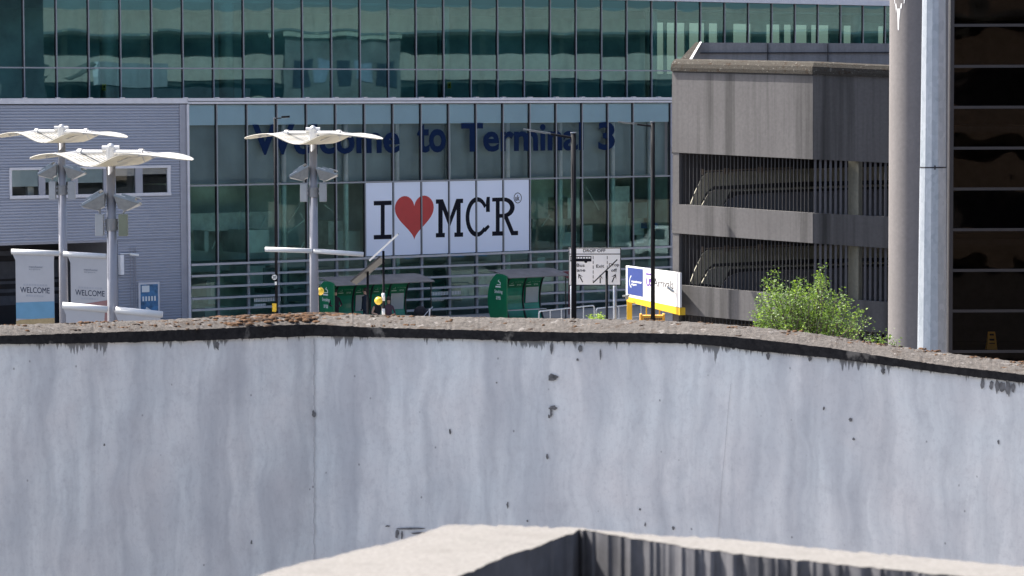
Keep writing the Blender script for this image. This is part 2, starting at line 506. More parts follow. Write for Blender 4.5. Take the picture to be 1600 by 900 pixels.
g = MB()
tE0 = fac(-75, 167)[0]
g.obox(FP(0, 0), d, n, UP, tE0 - .3, tE0, -14, .0, 0, z0 + 5.0)
g.obox(FP(0, 0), d, n, UP, tE0 - .3, fac(1500, 160)[0], -14.3, -14, 0, z0 + .2)
g.build('end_wall', M_CLAD, T)
# --- lower glass block
tl0 = fac(337.4, 167)[0]
tb0 = fac(292, 167)[0]; tb1 = fac(1047, 164)[0]
lines = [tb0] + [tl0 + 1.5 * i for i in range(16)] + [tb1]
zA = z0 + .10; zB = z0 - .80; zT = z0 - 3.40; zR = z0 - 6.80; zG = 0.15
def pane(mb, t0, t1, za, zb, off, amp, nu=6, nv=8, mi=0):
    tu = random.uniform(-1, 1) * .0016; tv = random.uniform(-1, 1) * .0011
    b = len(mb.v); wd = t1 - t0; hh = zb - za
    a = amp * random.uniform(.6, 1.3); ph = random.uniform(0, 6)
    for j in range(nv + 1):
        for i in range(nu + 1):
            u = i / nu; v = j / nv
            q = a * math.sin(math.pi * u) * (math.sin(math.pi * v) + .3 * math.sin(v * 9 + ph)) + tu * (u - .5) * wd + tv * (v - .5) * hh
            mb.v.append(FP(t0 + u * wd, za + v * hh, off + q))
    for j in range(nv):
        for i in range(nu):
            k = b + j * (nu + 1) + i
            mb.f.append((k, k + 1, k + nu + 2, k + nu + 1)); mb.mi.append(mi)
for i in range(len(lines) - 1):
    a, b = lines[i], lines[i + 1]
    if b - a < .1: continue
    g = MB()
    pane(g, a + .03, b - .03, zT + .04, zA - .02, 0, .0005, mi=1)
    pane(g, a + .03, b - .03, zR, zT - .04, 0, .0008)
    zz = zR
    for k in range(6):
        pane(g, a + .03, b - .03, zz - .47, zz - .02, 0, .0005, 4, 3); zz -= .49
    g.build('glazing_bay', [M_GLASS_LOW, M_GLASS_TOP], T, True)
for i, t in enumerate(lines):
    g = MB()
    g.obox(FP(t, 0), d, n, UP, -.045, -.012, -.10, .035, zR + .02, zA, 1)
    g.obox(FP(t, 0), d, n, UP, -.008, .04, -.10, .06, zR + .02, zA, 0)
    g.obox(FP(t, 0), d, n, UP, -.055, .05, -.10, .10, zG, zR - .06, 0)
    g.build('mullion', [M_MULL, M_GASK], T)
g = MB(); g.obox(FP(0, 0), d, n, UP, tb0 + .05, tb1, -.08, .045, zT - .035, zT + .035); g.build('transom', M_MULL, T)
for k in range(7):
    z = zR - .49 * k
    g = MB(); g.obox(FP(0, 0), d, n, UP, tb0 + .05, tb1 - .02, .12, .20, z - .05, z + .045); g.build('rail', M_RAIL, T)
# corner posts
for a, b, o in ((281, 290.5, .03), (1046.5, 1053, .05)):
    ta = fac(a, 300)[0]; tb = fac(b, 300)[0]
    g = MB(); g.obox(FP(0, 0), d, n, UP, ta, tb, -.2, o + .04, 0, z0 + .1); g.build('corner_post', M_TRIM, T, bevel=.01)
g = MB(); g.obox(FP(0, 0), d, n, UP, fac(291, 300)[0], fac(294.2, 300)[0], -.2, .16, 0, z0 + .1); g.build('corner_post', M_LEDGE, T)
# backing panels and interior
g = MB()
g.obox(FP(0, 0), d, n, UP, tb0, tb1, -.10, -.06, zB, z0 + .1)
g.build('spandrel', M_SPAN, T)
g = MB(); g.obox(FP(0, 0), d, n, UP, tb0, tb1, -.46, -.42, zT + .05, zB - .002); g.build('backing_panel', M_PANEL, T)
for x in (448, 545, 625, 705, 797, 880, 962, 1020):
    t = fac(x, 300)[0]
    g = MB(); g.tube(FP(t, zG, -.26), FP(t, zB - .01, -.26), .12 if x != 797 else .15, n=14)
    g.build('interior_column', M_TEAL, T, True)
g = MB()
g.obox(FP(0, 0), d, n, UP, tb0, tb1, -4.3, -4.2, 0, z0 - 3.4)
g.obox(FP(0, 0), d, n, UP, tb0 - .1, tb0, -5.7, -.2, 0, z0 - 3.4)
g.obox(FP(0, 0), d, n, UP, tb1, tb1 + .1, -5.7, -.2, 0, z0 - 3.4)
g.build('interior_wall', M_INT, T)
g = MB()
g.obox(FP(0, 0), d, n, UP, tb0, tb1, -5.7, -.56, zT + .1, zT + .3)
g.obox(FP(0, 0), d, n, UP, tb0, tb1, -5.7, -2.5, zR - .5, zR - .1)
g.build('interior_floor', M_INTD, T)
g = MB(); rr = random.Random(3)
for k in range(46):
    t = rr.uniform(tb0 + .3, tb1 - .5); z = rr.choice((zR + rr.uniform(0, 1.5), rr.uniform(.2, 2.0)))
    hgt = rr.uniform(.15, 1.1); wd = rr.uniform(.15, 1.3)
    g.obox(FP(t, z), d, n, UP, 0, wd, -rr.uniform(2.4, 3.5), -.9 - rr.uniform(0, 1.2), 0, hgt, rr.choice((0, 0, 0, 1, 1, 3, 4, 4)))
for k in range(30):
    t = rr.uniform(tb0 + .3, tb1 - .5); z = zR + rr.uniform(0, 2)
    g.tube(FP(t, z, -1.2), FP(t + rr.uniform(-1, 1), z + rr.uniform(.2, 1.2), -1.2), .03, n=5, mi=rr.choice((1, 1, 0)))
g.build('interior_fitting', [M_INT, M_INTL, M_YEL, M_VANB, M_INTD], T)
g = MB(); 
for a, b in ((296, 470), ):
    g.obox(FP(0, 0), d, n, UP, fac(a, 350)[0], fac(b, 350)[0], -2.6, -2.5, zR + 1.3, zR + 2.1, 0)
g.obox(FP(0, 0), d, n, UP, fac(985, 350)[0], fac(1013, 350)[0], -1.6, -1.5, zR, zR + 2.9, 0)
g.build('interior_screen', M_INTL, T)
# white lettering on the low glass
g = MB()
for x0_, x1_, y_ in ((397, 438, 472), (674, 720, 462)):
    for r_ in range(2):
        a = fac(x0_, y_ + r_ * 9)[0]; b = fac(x1_, y_)[0]; zz = fac(x0_, y_ + r_ * 9)[1]
        k = a
        while k < (b if r_ == 0 else a + (b - a) * .4):
            g.obox(FP(k, zz, .012), d, n, UP, 0, .055, 0, .004, 0, .17); k += .085
g.build('window_sticker', M_TXT, T)

# --- banner and lettering
def fpx(x, y, off): return PL(x, y, P0 + n * off, n)
g = MB()
g.prism([fpx(571, 284, .012), fpx(828.5, 278.3, .012), fpx(828.5, 391, .012), fpx(571, 400.5, .012)], n * .008)
BAN = g.build('banner', M_BANW, T)
g = MB()
def pxpoly(pts, k=0, mi=0): g.prism([fpx(x, y, .021 + k * .001) for x, y in pts], n * .0008, mi)
def unit(x0_, x1_, yt, yb, pts, k=0, mi=0, tilt=-.028):
    pxpoly([(x0_ + (x1_ - x0_) * u, yb + (yt - yb) * v + tilt * (x1_ - x0_) * (u - .5)) for u, v in pts], k, mi)
sb = .115
# I
unit(584, 612, 313.8, 373.8, [(0, 0), (1, 0), (1, sb), (.61, sb), (.61, 1 - sb), (1, 1 - sb), (1, 1), (0, 1), (0, 1 - sb), (.39, 1 - sb), (.39, sb), (0, sb)])
# M
unit(681, 723.6, 311, 370.5, [(0, 0), (.33, 0), (.33, sb), (.25, sb), (.25, .72), (.50, .24), (.76, .72), (.76, sb), (.68, sb), (.68, 0), (1, 0), (1, sb), (.91, sb), (.91, 1 - sb), (1, 1 - sb), (1, 1), (.75, 1), (.515, .52), (.26, 1), (0, 1), (0, 1 - sb), (.09, 1 - sb), (.09, sb), (0, sb)])
# C
oc = []; ic = []
for i in range(25):
    a = R(34 + (318 - 34) * i / 24)
    oc.append((.47 + .47 * math.cos(a), .5 + .5 * math.sin(a)))
    ic.append((.49 + .335 * math.cos(a), .5 + .385 * math.sin(a)))
unit(727.5, 765.4, 308, 370, oc + [(1.0, .22), (.93, .15)][:0] + ic[::-1])
unit(727.5, 765.4, 308, 370, [(.84, .62), (1, .62), (1, 1), (.87, 1), (.84, .88)], 1)
unit(727.5, 765.4, 308, 370, [(.70, .115), (.83, .12), (1, .24), (.93, .30), (.74, .20)], 2)
# R
bowl = [(.45 + .42 * math.cos(R(a)), .735 + .265 * math.sin(R(a))) for a in range(90, -91, -15)]
bin_ = [(.42 + .27 * math.cos(R(a)), .735 + .165 * math.sin(R(a))) for a in range(-90, 91, 15)]
unit(769, 809.5, 308.5, 368, [(0, 1), (.45, 1)] + bowl[1:] + [(.27, .47), (.27, .57)] + [(.42, .57)] + bin_[1:] + [(.27, .90), (0, .90)])
unit(769, 809.5, 308.5, 368, [(0, 0), (.42, 0), (.42, sb), (.29, sb), (.29, .94), (.14, .94), (.14, sb), (0, sb)], 1)
unit(769, 809.5, 308.5, 368, [(.45, .48), (.60, .50), (.83, sb), (1, sb), (1, 0), (.74, 0)], 2)
# uk in a ring
cx, cy = 809, 309.3
ring = [(cx + 6.2 * math.cos(R(a)), cy + 8.4 * math.sin(R(a))) for a in range(0, 360, 15)]
rin = [(cx + 5.2 * math.cos(R(a)), cy + 7.3 * math.sin(R(a))) for a in range(0, 360, 15)]
for i in range(24):
    j = (i + 1) % 24
    pxpoly([ring[i], ring[j], rin[j], rin[i]], 3)
O = fpx(805, 313.8, .024); put_text(g, 'uk', O, d, UP, .25, .27, .02)
BL = g.build('lettering', M_BLACK, BAN)
g = MB()
hp = []
for i in range(60):
    a = 2 * math.pi * i / 60
    hx = math.copysign(abs(math.sin(a)) ** 2.2, math.sin(a)); 
    hy = (13 * math.cos(a) - 5 * math.cos(2 * a) - 2 * math.cos(3 * a) - math.cos(4 * a)) / 16
    hp.append((16 * math.sin(a) ** 3 / 32 + .5, hy))
ys = [p[1] for p in hp]; y0_, y1_ = min(ys), max(ys)
unit(616.9, 677.8, 306, 374.8, [(x, (y - y0_) / (y1_ - y0_)) for x, y in hp], 0)
g.build('heart', M_RED, BAN)

g = MB()
for s_, xa, xb, yb_, yt_ in (('Welcome', 395, 625, 243, 195), ('to', 652, 697, 239.5, 197), ('Terminal', 721, 912, 238, 192.5), ('3', 935, 961, 237, 191)):
    ta, za = fac(xa, yb_, .02); tb, _ = fac(xb, yb_, .02); _, zt = fac(xa, yt_, .02)
    tm_, zb = fac(xb, yb_, .02)
    zlow = (fac(xa, yb_, .02)[1] + fac((xa + xb) / 2, yb_ - .4, .02)[1]) / 2
    put_text(g, s_, FP(ta, z0 - 2.12, .012), d, UP, tb - ta, 1.33, .028)
g.build('lettering', M_NAVY, T)

# --- corrugated block on the left
tc0 = fac(-60, 300)[0]; tc1 = fac(281, 300)[0]; tcr = fac(184, 420)[0]
z_over = fac(165, 376.5)[1]
def corrug(mb, ta, tb, za, zb):
    z = za; pitch = .1215
    while z < zb - .001:
        z2 = min(z + pitch, zb)
        h_ = z2 - z
        pr = [(z, -.015), (z + h_ * .3, -.015), (z + h_ * .42, .035), (z + h_ * .9, .035), (z2, -.015)]
        for (p, o1), (q, o2) in zip(pr, pr[1:]):
            mb.face([FP(ta, p, o1), FP(tb, p, o1), FP(tb, q, o2), FP(ta, q, o2)])
        z = z2
g = MB()
wz0 = fac(140, 308)[1]; wz1 = fac(140, 260)[1]
wt0 = fac(14, 285)[0]; wt1 = fac(266, 282)[0]
corrug(g, tc0, tc1, wz1, z0 + .1)
corrug(g, tc0, wt0, wz0, wz1); corrug(g, wt1, tc1, wz0, wz1)
corrug(g, tc0, tc1, z_over, wz0)
corrug(g, tcr, tc1, 0, z_over)
g.build('cladding', M_CLAD, T)
g = MB()
g.obox(FP(0, 0), d, n, UP, tc0, tcr, -5, 0, z_over - .05, z_over - .003)      # soffit
g.obox(FP(0, 0), d, n, UP, tcr, tcr + .1, -5, -.03, 0, z_over - .003)
g.build('soffit', M_TRIM, T)
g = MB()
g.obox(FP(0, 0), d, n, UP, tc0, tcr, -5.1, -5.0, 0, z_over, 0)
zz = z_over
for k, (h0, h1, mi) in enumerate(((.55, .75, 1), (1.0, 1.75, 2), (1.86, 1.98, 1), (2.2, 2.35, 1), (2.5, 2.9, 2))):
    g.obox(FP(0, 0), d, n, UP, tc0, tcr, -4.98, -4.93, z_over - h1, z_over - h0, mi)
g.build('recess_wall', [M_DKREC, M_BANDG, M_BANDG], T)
g = MB(); t_ = fac(52, 385)[0]
g.tube(FP(t_, z_over - .3, -2), FP(t_, z_over - .45, -2), .12); g.build('downlight', M_BARW, T)
# window strip
g = MB()
fr = .10
g.obox(FP(0, 0), d, n, UP, wt0, wt1, -.06, .07, wz1 - .11, wz1)
g.obox(FP(0, 0), d, n, UP, wt0, wt1, -.06, .09, wz0, wz0 + .13)
WS = g.build('window_strip', M_LEDGE, T)
edges = [(14, 18), (60, 70), (111, 121), (161, 178), (211, 222), (261, 266)]
for k, (a, b) in enumerate(edges):
    g = MB(); g.obox(FP(0, 0), d, n, UP, fac(a, 285)[0], fac(b, 285)[0], -.06, .05, wz0 + .13, wz1 - .11)
    g.build('window_post', M_TRIM if 0 < k < 5 else M_LEDGE, WS)
blind = (.65, .50, .55, .30, .25)
for k in range(5):
    a = fac(edges[k][1], 285)[0]; b = fac(edges[k + 1][0], 285)[0]
    g = MB(); pane(g, a, b, wz0 + .13, wz1 - .11, -.02, .0006); pn = g.build('pane', M_GLASS_WIN, WS, True)
    g = MB()
    zz = wz1 - .11 - blind[k] * (wz1 - wz0 - .24)
    g.obox(FP(0, 0), d, n, UP, a, b, -.06, -.045, zz, wz1 - .11)
    g.build('blind', M_BLIND if k < 3 else M_BAN, WS)
g = MB(); g.obox(FP(0, 0), d, n, UP, wt0, wt1, -2.6, -2.5, wz0, wz1); g.obox(FP(0, 0), d, n, UP, wt0, wt1, -2.5, -.1, wz0 - .1, wz0)
g.obox(FP(fac(48, 300)[0], wz0 + .13), d, n, UP, 0, .28, -.5, -.3, 0, .4, 1)
g.build('room', [M_INTD, M_INTL], WS)
# airline poster, box, camera, conduits
A = fac(215, 442)[0]; B = fac(248, 442)[0]; zt = fac(215, 441.5)[1]
PO = MB(); PO.obox(FP(0, 0), d, n, UP, A, B, .035, .09, zt - 1.9, zt); po = PO.build('poster_frame', M_LEDGE, T, bevel=.01)
g = MB(); g.obox(FP(0, 0), d, n, UP, A + .09, B - .09, .088, .094, zt - 1.82, zt - .09)
g.build('poster', plain('poster_blue', (.05, .17, .34), .4, var=.5, scale=4), po)
g = MB(); 
g.obox(FP(A + .15, zt - .42, .095), d, n, UP, 0, .36, 0, .003, 0, .28, 0)
for q in range(5): g.obox(FP(A + .17 + .14 * q, zt - .80, .095), d, n, UP, 0, .08, 0, .003, 0, .20, 0)
g.prism([FP(A + .28, zt - 1.22, .095), FP(A + .36, zt - 1.05, .095), FP(A + .86, zt - 1.38, .095), FP(A + .80, zt - 1.44, .095)], n * .003, 0)
g.prism([FP(A + .50, zt - 1.42, .099), FP(A + .62, zt - 1.30, .099), FP(A + .70, zt - 1.52, .099), FP(A + .56, zt - 1.60, .099)], n * .003, 1)
g.build('poster_print', [M_TXT, M_RED], po)
g = MB(); a = fac(184, 398)[0]; zt = fac(184, 398)[1]
g.obox(FP(a, zt - .85), d, n, UP, 0, .17, .035, .25, 0, .85); g.build('wall_box', M_SIGNW, T, bevel=.01)
g = MB(); a, z = fac(190, 397)
g.tube(FP(a - .1, z + .02, .05), FP(a + .25, z + .02, .3), .02); g.tube(FP(a + .25, z, .3), FP(a + .62, z - .05, .35), .055); g.build('security_camera', M_BARW, T)
for xx in (203, 208, 211):
    a = fac(xx, 420)[0]; g = MB(); g.tube(FP(a, 0, .05), FP(a, fac(xx, 386)[1], .05), .018, n=6); g.build('conduit', M_TRIM, T)

# --- ledge
tE = fac(1500, 160)[0]
g = MB()
g.obox(FP(0, 0), d, n, UP, tc0, tb0, UO, .10, z0 + .14, z0 + .37)
g.obox(FP(0, 0), d, n, UP, tb0, tE, UO, .16, z0 + .245, z0 + .37)
g.obox(FP(0, 0), d, n, UP, tb0, tE, UO, .12, z0 + .12, z0 + .215)
for k in range(-7, 26):
    t = tl0 + 1.5 * k - .1
    g.obox(FP(t, 0), d, n, UP, 0, .18, -.02, .18 if t > tb0 else .12, z0 + .371, z0 + .405)
g.build('ledge', M_LEDGE, T)
g = MB(); g.obox(FP(0, 0), d, n, UP, tb0, tE, UO, .09, z0 + .09, z0 + .13); g.build('ledge_gap', M_GASK, T)

# --- upper glass
tu0 = fac(37.6, 167, UO)[0]
zu0 = z0 + .37; zu1 = z0 + 1.66; zu2 = z0 + 5.0
ul = [tu0 + 1.5 * i for i in range(-2, 39)]
for i in range(len(ul) - 1):
    a, b = ul[i], ul[i + 1]
    g = MB()
    pane(g, a + .03, b - .03, zu0, zu1 - .03, UO, .0011, 8, 8)
    pane(g, a + .03, b - .03, zu1 + .03, zu2, UO, .0013, 8, 14)
    g.build('glazing_bay', M_GLASS, T, True)
for t in ul:
    g = MB()
    g.obox(FP(t, 0, UO), d, n, UP, -.045, -.008, -.08, .03, zu0, zu2 + .02, 1)
    g.obox(FP(t, 0, UO), d, n, UP, -.006, .04, -.08, .055, zu0, zu2 + .02, 0)
    g.build('mullion', [M_MULL, M_GASK], T)
g = MB(); g.obox(FP(0, 0, UO), d, n, UP, ul[0], ul[-1], -.06, .05, zu1 - .03, zu1 + .03); g.build('transom', M_MULL, T)
g = MB(); g.obox(FP(0, 0, UO), d, n, UP, ul[0] - .5, ul[-1] + 3, -14, .30, zu2 + .02, zu2 + .30); g.build('roof', M_LEDGE, T)
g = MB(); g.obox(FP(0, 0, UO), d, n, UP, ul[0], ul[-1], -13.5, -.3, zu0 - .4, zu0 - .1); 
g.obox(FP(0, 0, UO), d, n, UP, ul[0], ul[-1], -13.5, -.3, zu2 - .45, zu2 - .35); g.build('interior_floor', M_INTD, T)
# far wall: windows through to the sky on the right part
g = MB()
tw = fac(1085, 60, UO)[0]
FB = -4.5
g.obox(FP(0, 0, UO), d, n, UP, ul[0], tw, FB - .1, FB, zu0 - .1, zu2 - .3)
g.obox(FP(0, 0, UO), d, n, UP, tw, ul[-1], FB - .1, FB, zu2 - .85, zu2 - .3)
g.obox(FP(0, 0, UO), d, n, UP, tw, ul[-1], FB - .1, FB, zu0 - .1, zu0 + 1.2)
rr = random.Random(5); t = tw
while t < ul[-1] - 1:
    wd = rr.choice((.18, .25, .5, 1.0)); g.obox(FP(0, 0, UO), d, n, UP, t, t + wd, FB - .1, FB, zu0 + 1.2, zu2 - .85); t += wd + rr.uniform(.5, 1.3)
g.build('interior_wall', M_INT, T)
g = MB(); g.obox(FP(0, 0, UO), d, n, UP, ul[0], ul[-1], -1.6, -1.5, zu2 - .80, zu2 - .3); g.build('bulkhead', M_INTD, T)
for x, rds in ((181, .17), (366, .34), (706, .28), (1031, .30), (1352, .3)):
    t = fac(x, 120, UO)[0]
    g = MB(); g.tube(FP(t, zu0 - .1, UO - .7), FP(t, zu2 - .4, UO - .7), rds if rds > .2 else .36, n=18); g.build('interior_column', M_TEAL, T, True)
for x, y in ((163.5, 136), (703, 133)):
    t, z = fac(x, y, UO)
    g = MB(); g.obox(FP(t, z, UO), d, n, UP, -.10, .10, -.06, -.05, -.15, .15); st = g.build('warning_sticker', M_YEL, T)
    g = MB(); g.prism([FP(t - .06, z - .03, UO - .048), FP(t + .06, z - .03, UO - .048), FP(t, z + .09, UO - .048)], n * .002)
    g.obox(FP(t, z - .11, UO), d, n, UP, -.05, .05, -.048, -.046, 0, .04); g.build('sticker_print', M_BLACK, st)
for x, y, wd in ((563, 57, .4), (580, 57, .12), (611, 55, .1)):
    t, z = fac(x, y, UO); g = MB(); g.obox(FP(t, z, UO), d, n, UP, -wd / 2, wd / 2, -.9, -.88, -.15, .18); g.build('notice', M_INTL, T)

# ------------------------------------------------------------------ ground
g = MB(); g.face([(-3000, -3000, 0), (3000, -3000, 0), (3000, 3000, 0), (-3000, 3000, 0)])
tag(g.build('ground', M_ASPH), None, None, kind='structure')
g = MB()
def kerb(mb, o0, o1, z): mb.obox(FP(0, 0), d, n, UP, tc0 - 5, tb1 + 12, o0, o1, -.02, z)
kerb(g, -.2, 30, .13)
tag(g.build('pavement', M_PAVE), None, None, kind='structure')
g = MB()
for k in range(16):
    g.obox(FP(0, 0), d, n, UP, -14 + k * 3.6, -12 + k * 3.6, 13, 13.12, .134, .138)
tag(g.build('road_marking', M_STRIPW), None, None, kind='structure')
PAVZ = .13

# ------------------------------------------------------------------ foreground white parapet
cap_b = [(-30, 508.5), (6, 507.5), (120, 504), (250, 499.7), (344, 495), (437, 490), (490, 489), (587, 492), (712, 495), (800, 496.5), (900, 497.8), (987, 499.7), (1081, 503), (1130, 506.5), (1175, 510.6), (1240, 517), (1300, 524.8), (1387, 539), (1475, 551), (1594, 565.5), (1640, 571)]
cap_f = [(-30, 525.5), (6, 524.7), (120, 520.5), (250, 516.5), (344, 513), (437, 508), (490, 506.5), (587, 512), (712, 515), (800, 517.5), (900, 519.5), (987, 520), (1081, 522), (1130, 525), (1175, 529), (1240, 536.5), (1300, 544), (1387, 558), (1475, 571), (1594, 584.5), (1640, 589)]
cap_d = [(-30, 539), (6, 538), (120, 536.5), (250, 534), (344, 531), (437, 527), (490, 525), (587, 527), (712, 529.5), (800, 532.5), (900, 533.5), (987, 535), (1081, 537), (1130, 541.5), (1175, 548), (1240, 554), (1300, 560), (1387, 571), (1475, 583), (1594, 597.5), (1640, 602)]
def interp(tab, x):
    for (a, p), (b, q) in zip(tab, tab[1:]):
        if x <= b: return p + (q - p) * (x - a) / (b - a)
    return tab[-1][1]
def wallY(x):
    return interp([(-30, 24.9), (490, 26.6), (800, 26.0), (1081, 25.35), (1640, 23.9)], x)
PW = thing('parapet_wall', 'long white painted weathered parapet wall with dark lichened coping', 'wall', W(490, 525, 26.6) * 1)
PW.location.z = 0
xs = [-30 + i * 4 for i in range(419)]
st = []
for x in xs:
    Y = wallY(x)
    jf = noise.noise(Vector((x * .07, 0, 1))) * .9 + noise.noise(Vector((x * .27, 0, 1))) * 1.0
    jb = noise.noise(Vector((x * .09, 5, 1))) * .9 + noise.noise(Vector((x * .29, 5, 1))) * 1.3
    jd = noise.noise(Vector((x * .05, 9, 1))) * 1.0 + noise.noise(Vector((x * .21, 9, 4))) * 1.3
    f_ = W(x, interp(cap_f, x) + jf, Y - .03); b_ = W(x, interp(cap_b, x) + jb, Y + .32); dn_ = W(x, interp(cap_d, x) + jd, Y - .03)
    dn_.x, dn_.y = f_.x, f_.y
    st.append((f_, b_, dn_, Y))
L = 0; us = [0]
for i in range(1, len(st)): L += (st[i][0] - st[i - 1][0]).length; us.append(L)
cp = MB(); bd = MB(); wl = MB()
for i in range(len(st) - 1):
    f0, b0, d0, Y0 = st[i]; f1, b1, d1, Y1 = st[i + 1]; u0, u1 = us[i], us[i + 1]
    # coping top with a rough cross-section
    ks = (0, .2, .45, .7, 1)
    def cpnt(f_, b_, k, xi):
        p = f_.lerp(b_, k); p = p.copy()
        if 0 < k < 1: p.z += .012 * noise.noise(Vector((p.x * 6, p.y * 9, 3))) + .012 * math.sin(math.pi * k)
        return p
    for k0, k1 in zip(ks, ks[1:]):
        cp.face([cpnt(f0, b0, k0, i), cpnt(f1, b1, k0, i), cpnt(f1, b1, k1, i), cpnt(f0, b0, k1, i)])
    bk0 = Vector((b0.x, b0.y, d0.z - .05)); bk1 = Vector((b1.x, b1.y, d1.z - .05))
    cp.face([b0, b1, bk1, bk0])
    bd.face([d0, d1, f1, f0], 0, [(u0, 0), (u1, 0), (u1, .1), (u0, .1)])
    w0 = d0 + Vector((0, .035, 0)); w1 = d1 + Vector((0, .035, 0))
    bd.face([w0, w1, d1, d0], 0, [(u0, 0), (u1, 0), (u1, .1), (u0, .1)])
    dz0 = d0.z; dz1 = d1.z
    wl.face([Vector((w0.x, w0.y, 0)), Vector((w1.x, w1.y, 0)), w1, w0], 0, [(u0, dz0), (u1, dz1), (u1, 0), (u0, 0)])
    q0 = Vector((b0.x, b0.y - .03, dz0 - .02)); q1 = Vector((b1.x, b1.y - .03, dz1 - .02))
    wl.face([q0, q1, Vector((q1.x, q1.y, 0)), Vector((q0.x, q0.y, 0))], 0, [(u0, 0), (u1, 0), (u1, dz1), (u0, dz0)])
wl.build('wall_face', M_WALL, PW)
COP = cp.build('coping', M_COPE, PW, True)
bd.build('coping_edge', M_BAND, COP)
# vertical joint line at the corner, crack and holes
g = MB()
def wp(x, y, o=.012):
    p = W(x, y, wallY(x)); p = W(x, y, wallY(x) + .005 - o); return p
for y in range(530, 900, 8):
    x = 491 + .6 * math.sin(y * .2); g.face([wp(x - .7, y), wp(x + .7, y), wp(x + .7, y + 8), wp(x - .7, y + 8)])
pts = [(1142, 600), (1137, 650), (1133, 700), (1127, 760), (1122, 840)]
for (xa, ya), (xb, yb) in zip(pts, pts[1:]): g.face([wp(xa - .35, ya), wp(xa + .35, ya), wp(xb + .35, yb), wp(xb - .35, yb)])
g.build('joint_crack', plain('crack_grey', (.50, .50, .52), .9), PW)
g = MB(); rr = random.Random(11)
def blot(cx, cy, rx, ry, k=11):
    g.face([wp(cx + rx * (1 + rr.uniform(-.35, .35)) * math.cos(2 * math.pi * i / k), cy + ry * (1 + rr.uniform(-.35, .35)) * math.sin(2 * math.pi * i / k)) for i in range(k)][::-1])
for a in ((862, 590, 7, 5), (868, 589, 5, 3), (864, 637, 6, 3.5), (861, 645, 2.2, 6), (858, 651, 2, 3), (703, 674, 2, 4), (855, 714, 2, 4.5), (1329, 656, 3, 2.5), (1334, 686, 2, 2), (1560, 691, 1.6, 3.5), (1287, 638, 1.5, 2.5), (793, 789, 1.5, 5), (776, 598, 1.4, 1.4), (1000, 796, 1.6, 1.6), (1008, 820, 1.2, 3.5), (1052, 825, 2, 3), (824, 814, 1.5, 1.5), (163, 695, 1.6, 2.4), (190, 851, 2.2, 1.6), (153, 828, 1.6, 1.6), (334, 848, 3, 2), (393, 848, 1.5, 3.5), (490, 647, 3, 5), (902, 562, 2, 2), (938, 553, 1.2, 8), (862, 544, 2.2, 9), (906, 545, 3, 6), (1146, 544, 2.5, 2.5), (1200, 556, 3, 6), (1265, 560, 3, 4), (1380, 580, 3, 5), (1549, 602, 3, 7), (1558, 604, 3.5, 10), (1566, 604, 4, 8), (1575, 606, 4.5, 12), (1583, 606, 3, 7), (1535, 599, 3, 9), (340, 540, 3, 7), (149, 540, 3, 6)):
    blot(*a)
for a in ((640, 826, 24, 1.8), (620, 834, 3, 7), (628, 836, 2, 6), (655, 833, 14, 1.6), (606, 822, 4, 1.2)): blot(*a)
g.build('stain_mark', plain('stain_black', (.15, .15, .155), .95, var=.4, scale=20), PW)
# moss on the coping
g = MB(); rr = random.Random(4)
def ico(c, r, h_, mk=0):
    b = len(g.v); k = 7
    g.v.append(c + UP * h_)
    for i in range(k):
        a = 2 * math.pi * i / k; g.v.append(c + Vector((math.cos(a) * r * rr.uniform(.7, 1.25), math.sin(a) * r * .6, h_ * .45 * rr.uniform(.4, 1.2))))
    for i in range(k):
        a = 2 * math.pi * i / k; g.v.append(c + Vector((math.cos(a) * r * 1.25, math.sin(a) * r * .75, -.01)))
    for i in range(k):
        j = (i + 1) % k
        g.f.append((b, b + 1 + i, b + 1 + j)); g.mi.append(mk)
        g.f.append((b + 1 + i, b + 1 + k + i, b + 1 + k + j, b + 1 + j)); g.mi.append(mk)
for k in range(360):
    u = rr.random()
    x = rr.gauss(430, 80) if u < .42 else (rr.uniform(10, 900) if u < .8 else rr.uniform(900, 1600))
    if x < -20 or x > 1620: continue
    i = min(len(st) - 2, max(0, int((x + 30) / 4)))
    kk = min(.97, max(.05, rr.gauss(.72, .22)))
    c = st[i][0].lerp(st[i][1], kk) + Vector((rr.uniform(0, .05), 0, 0))
    big = 1.5 if 340 < x < 540 else .85
    mk = rr.choice((0, 0, 1))
    for _ in range(rr.choice((2, 3, 5, 7))):
        ico(c + Vector((rr.uniform(-.09, .09) * big, rr.uniform(-.03, .03), .002)), rr.uniform(.008, .026) * big, rr.uniform(.004, .009), mk)
tag(g.build('moss', [M_MOSS, M_MOSS2], None, True), 'patches of rusty brown moss on the parapet coping', 'moss', kind='stuff')

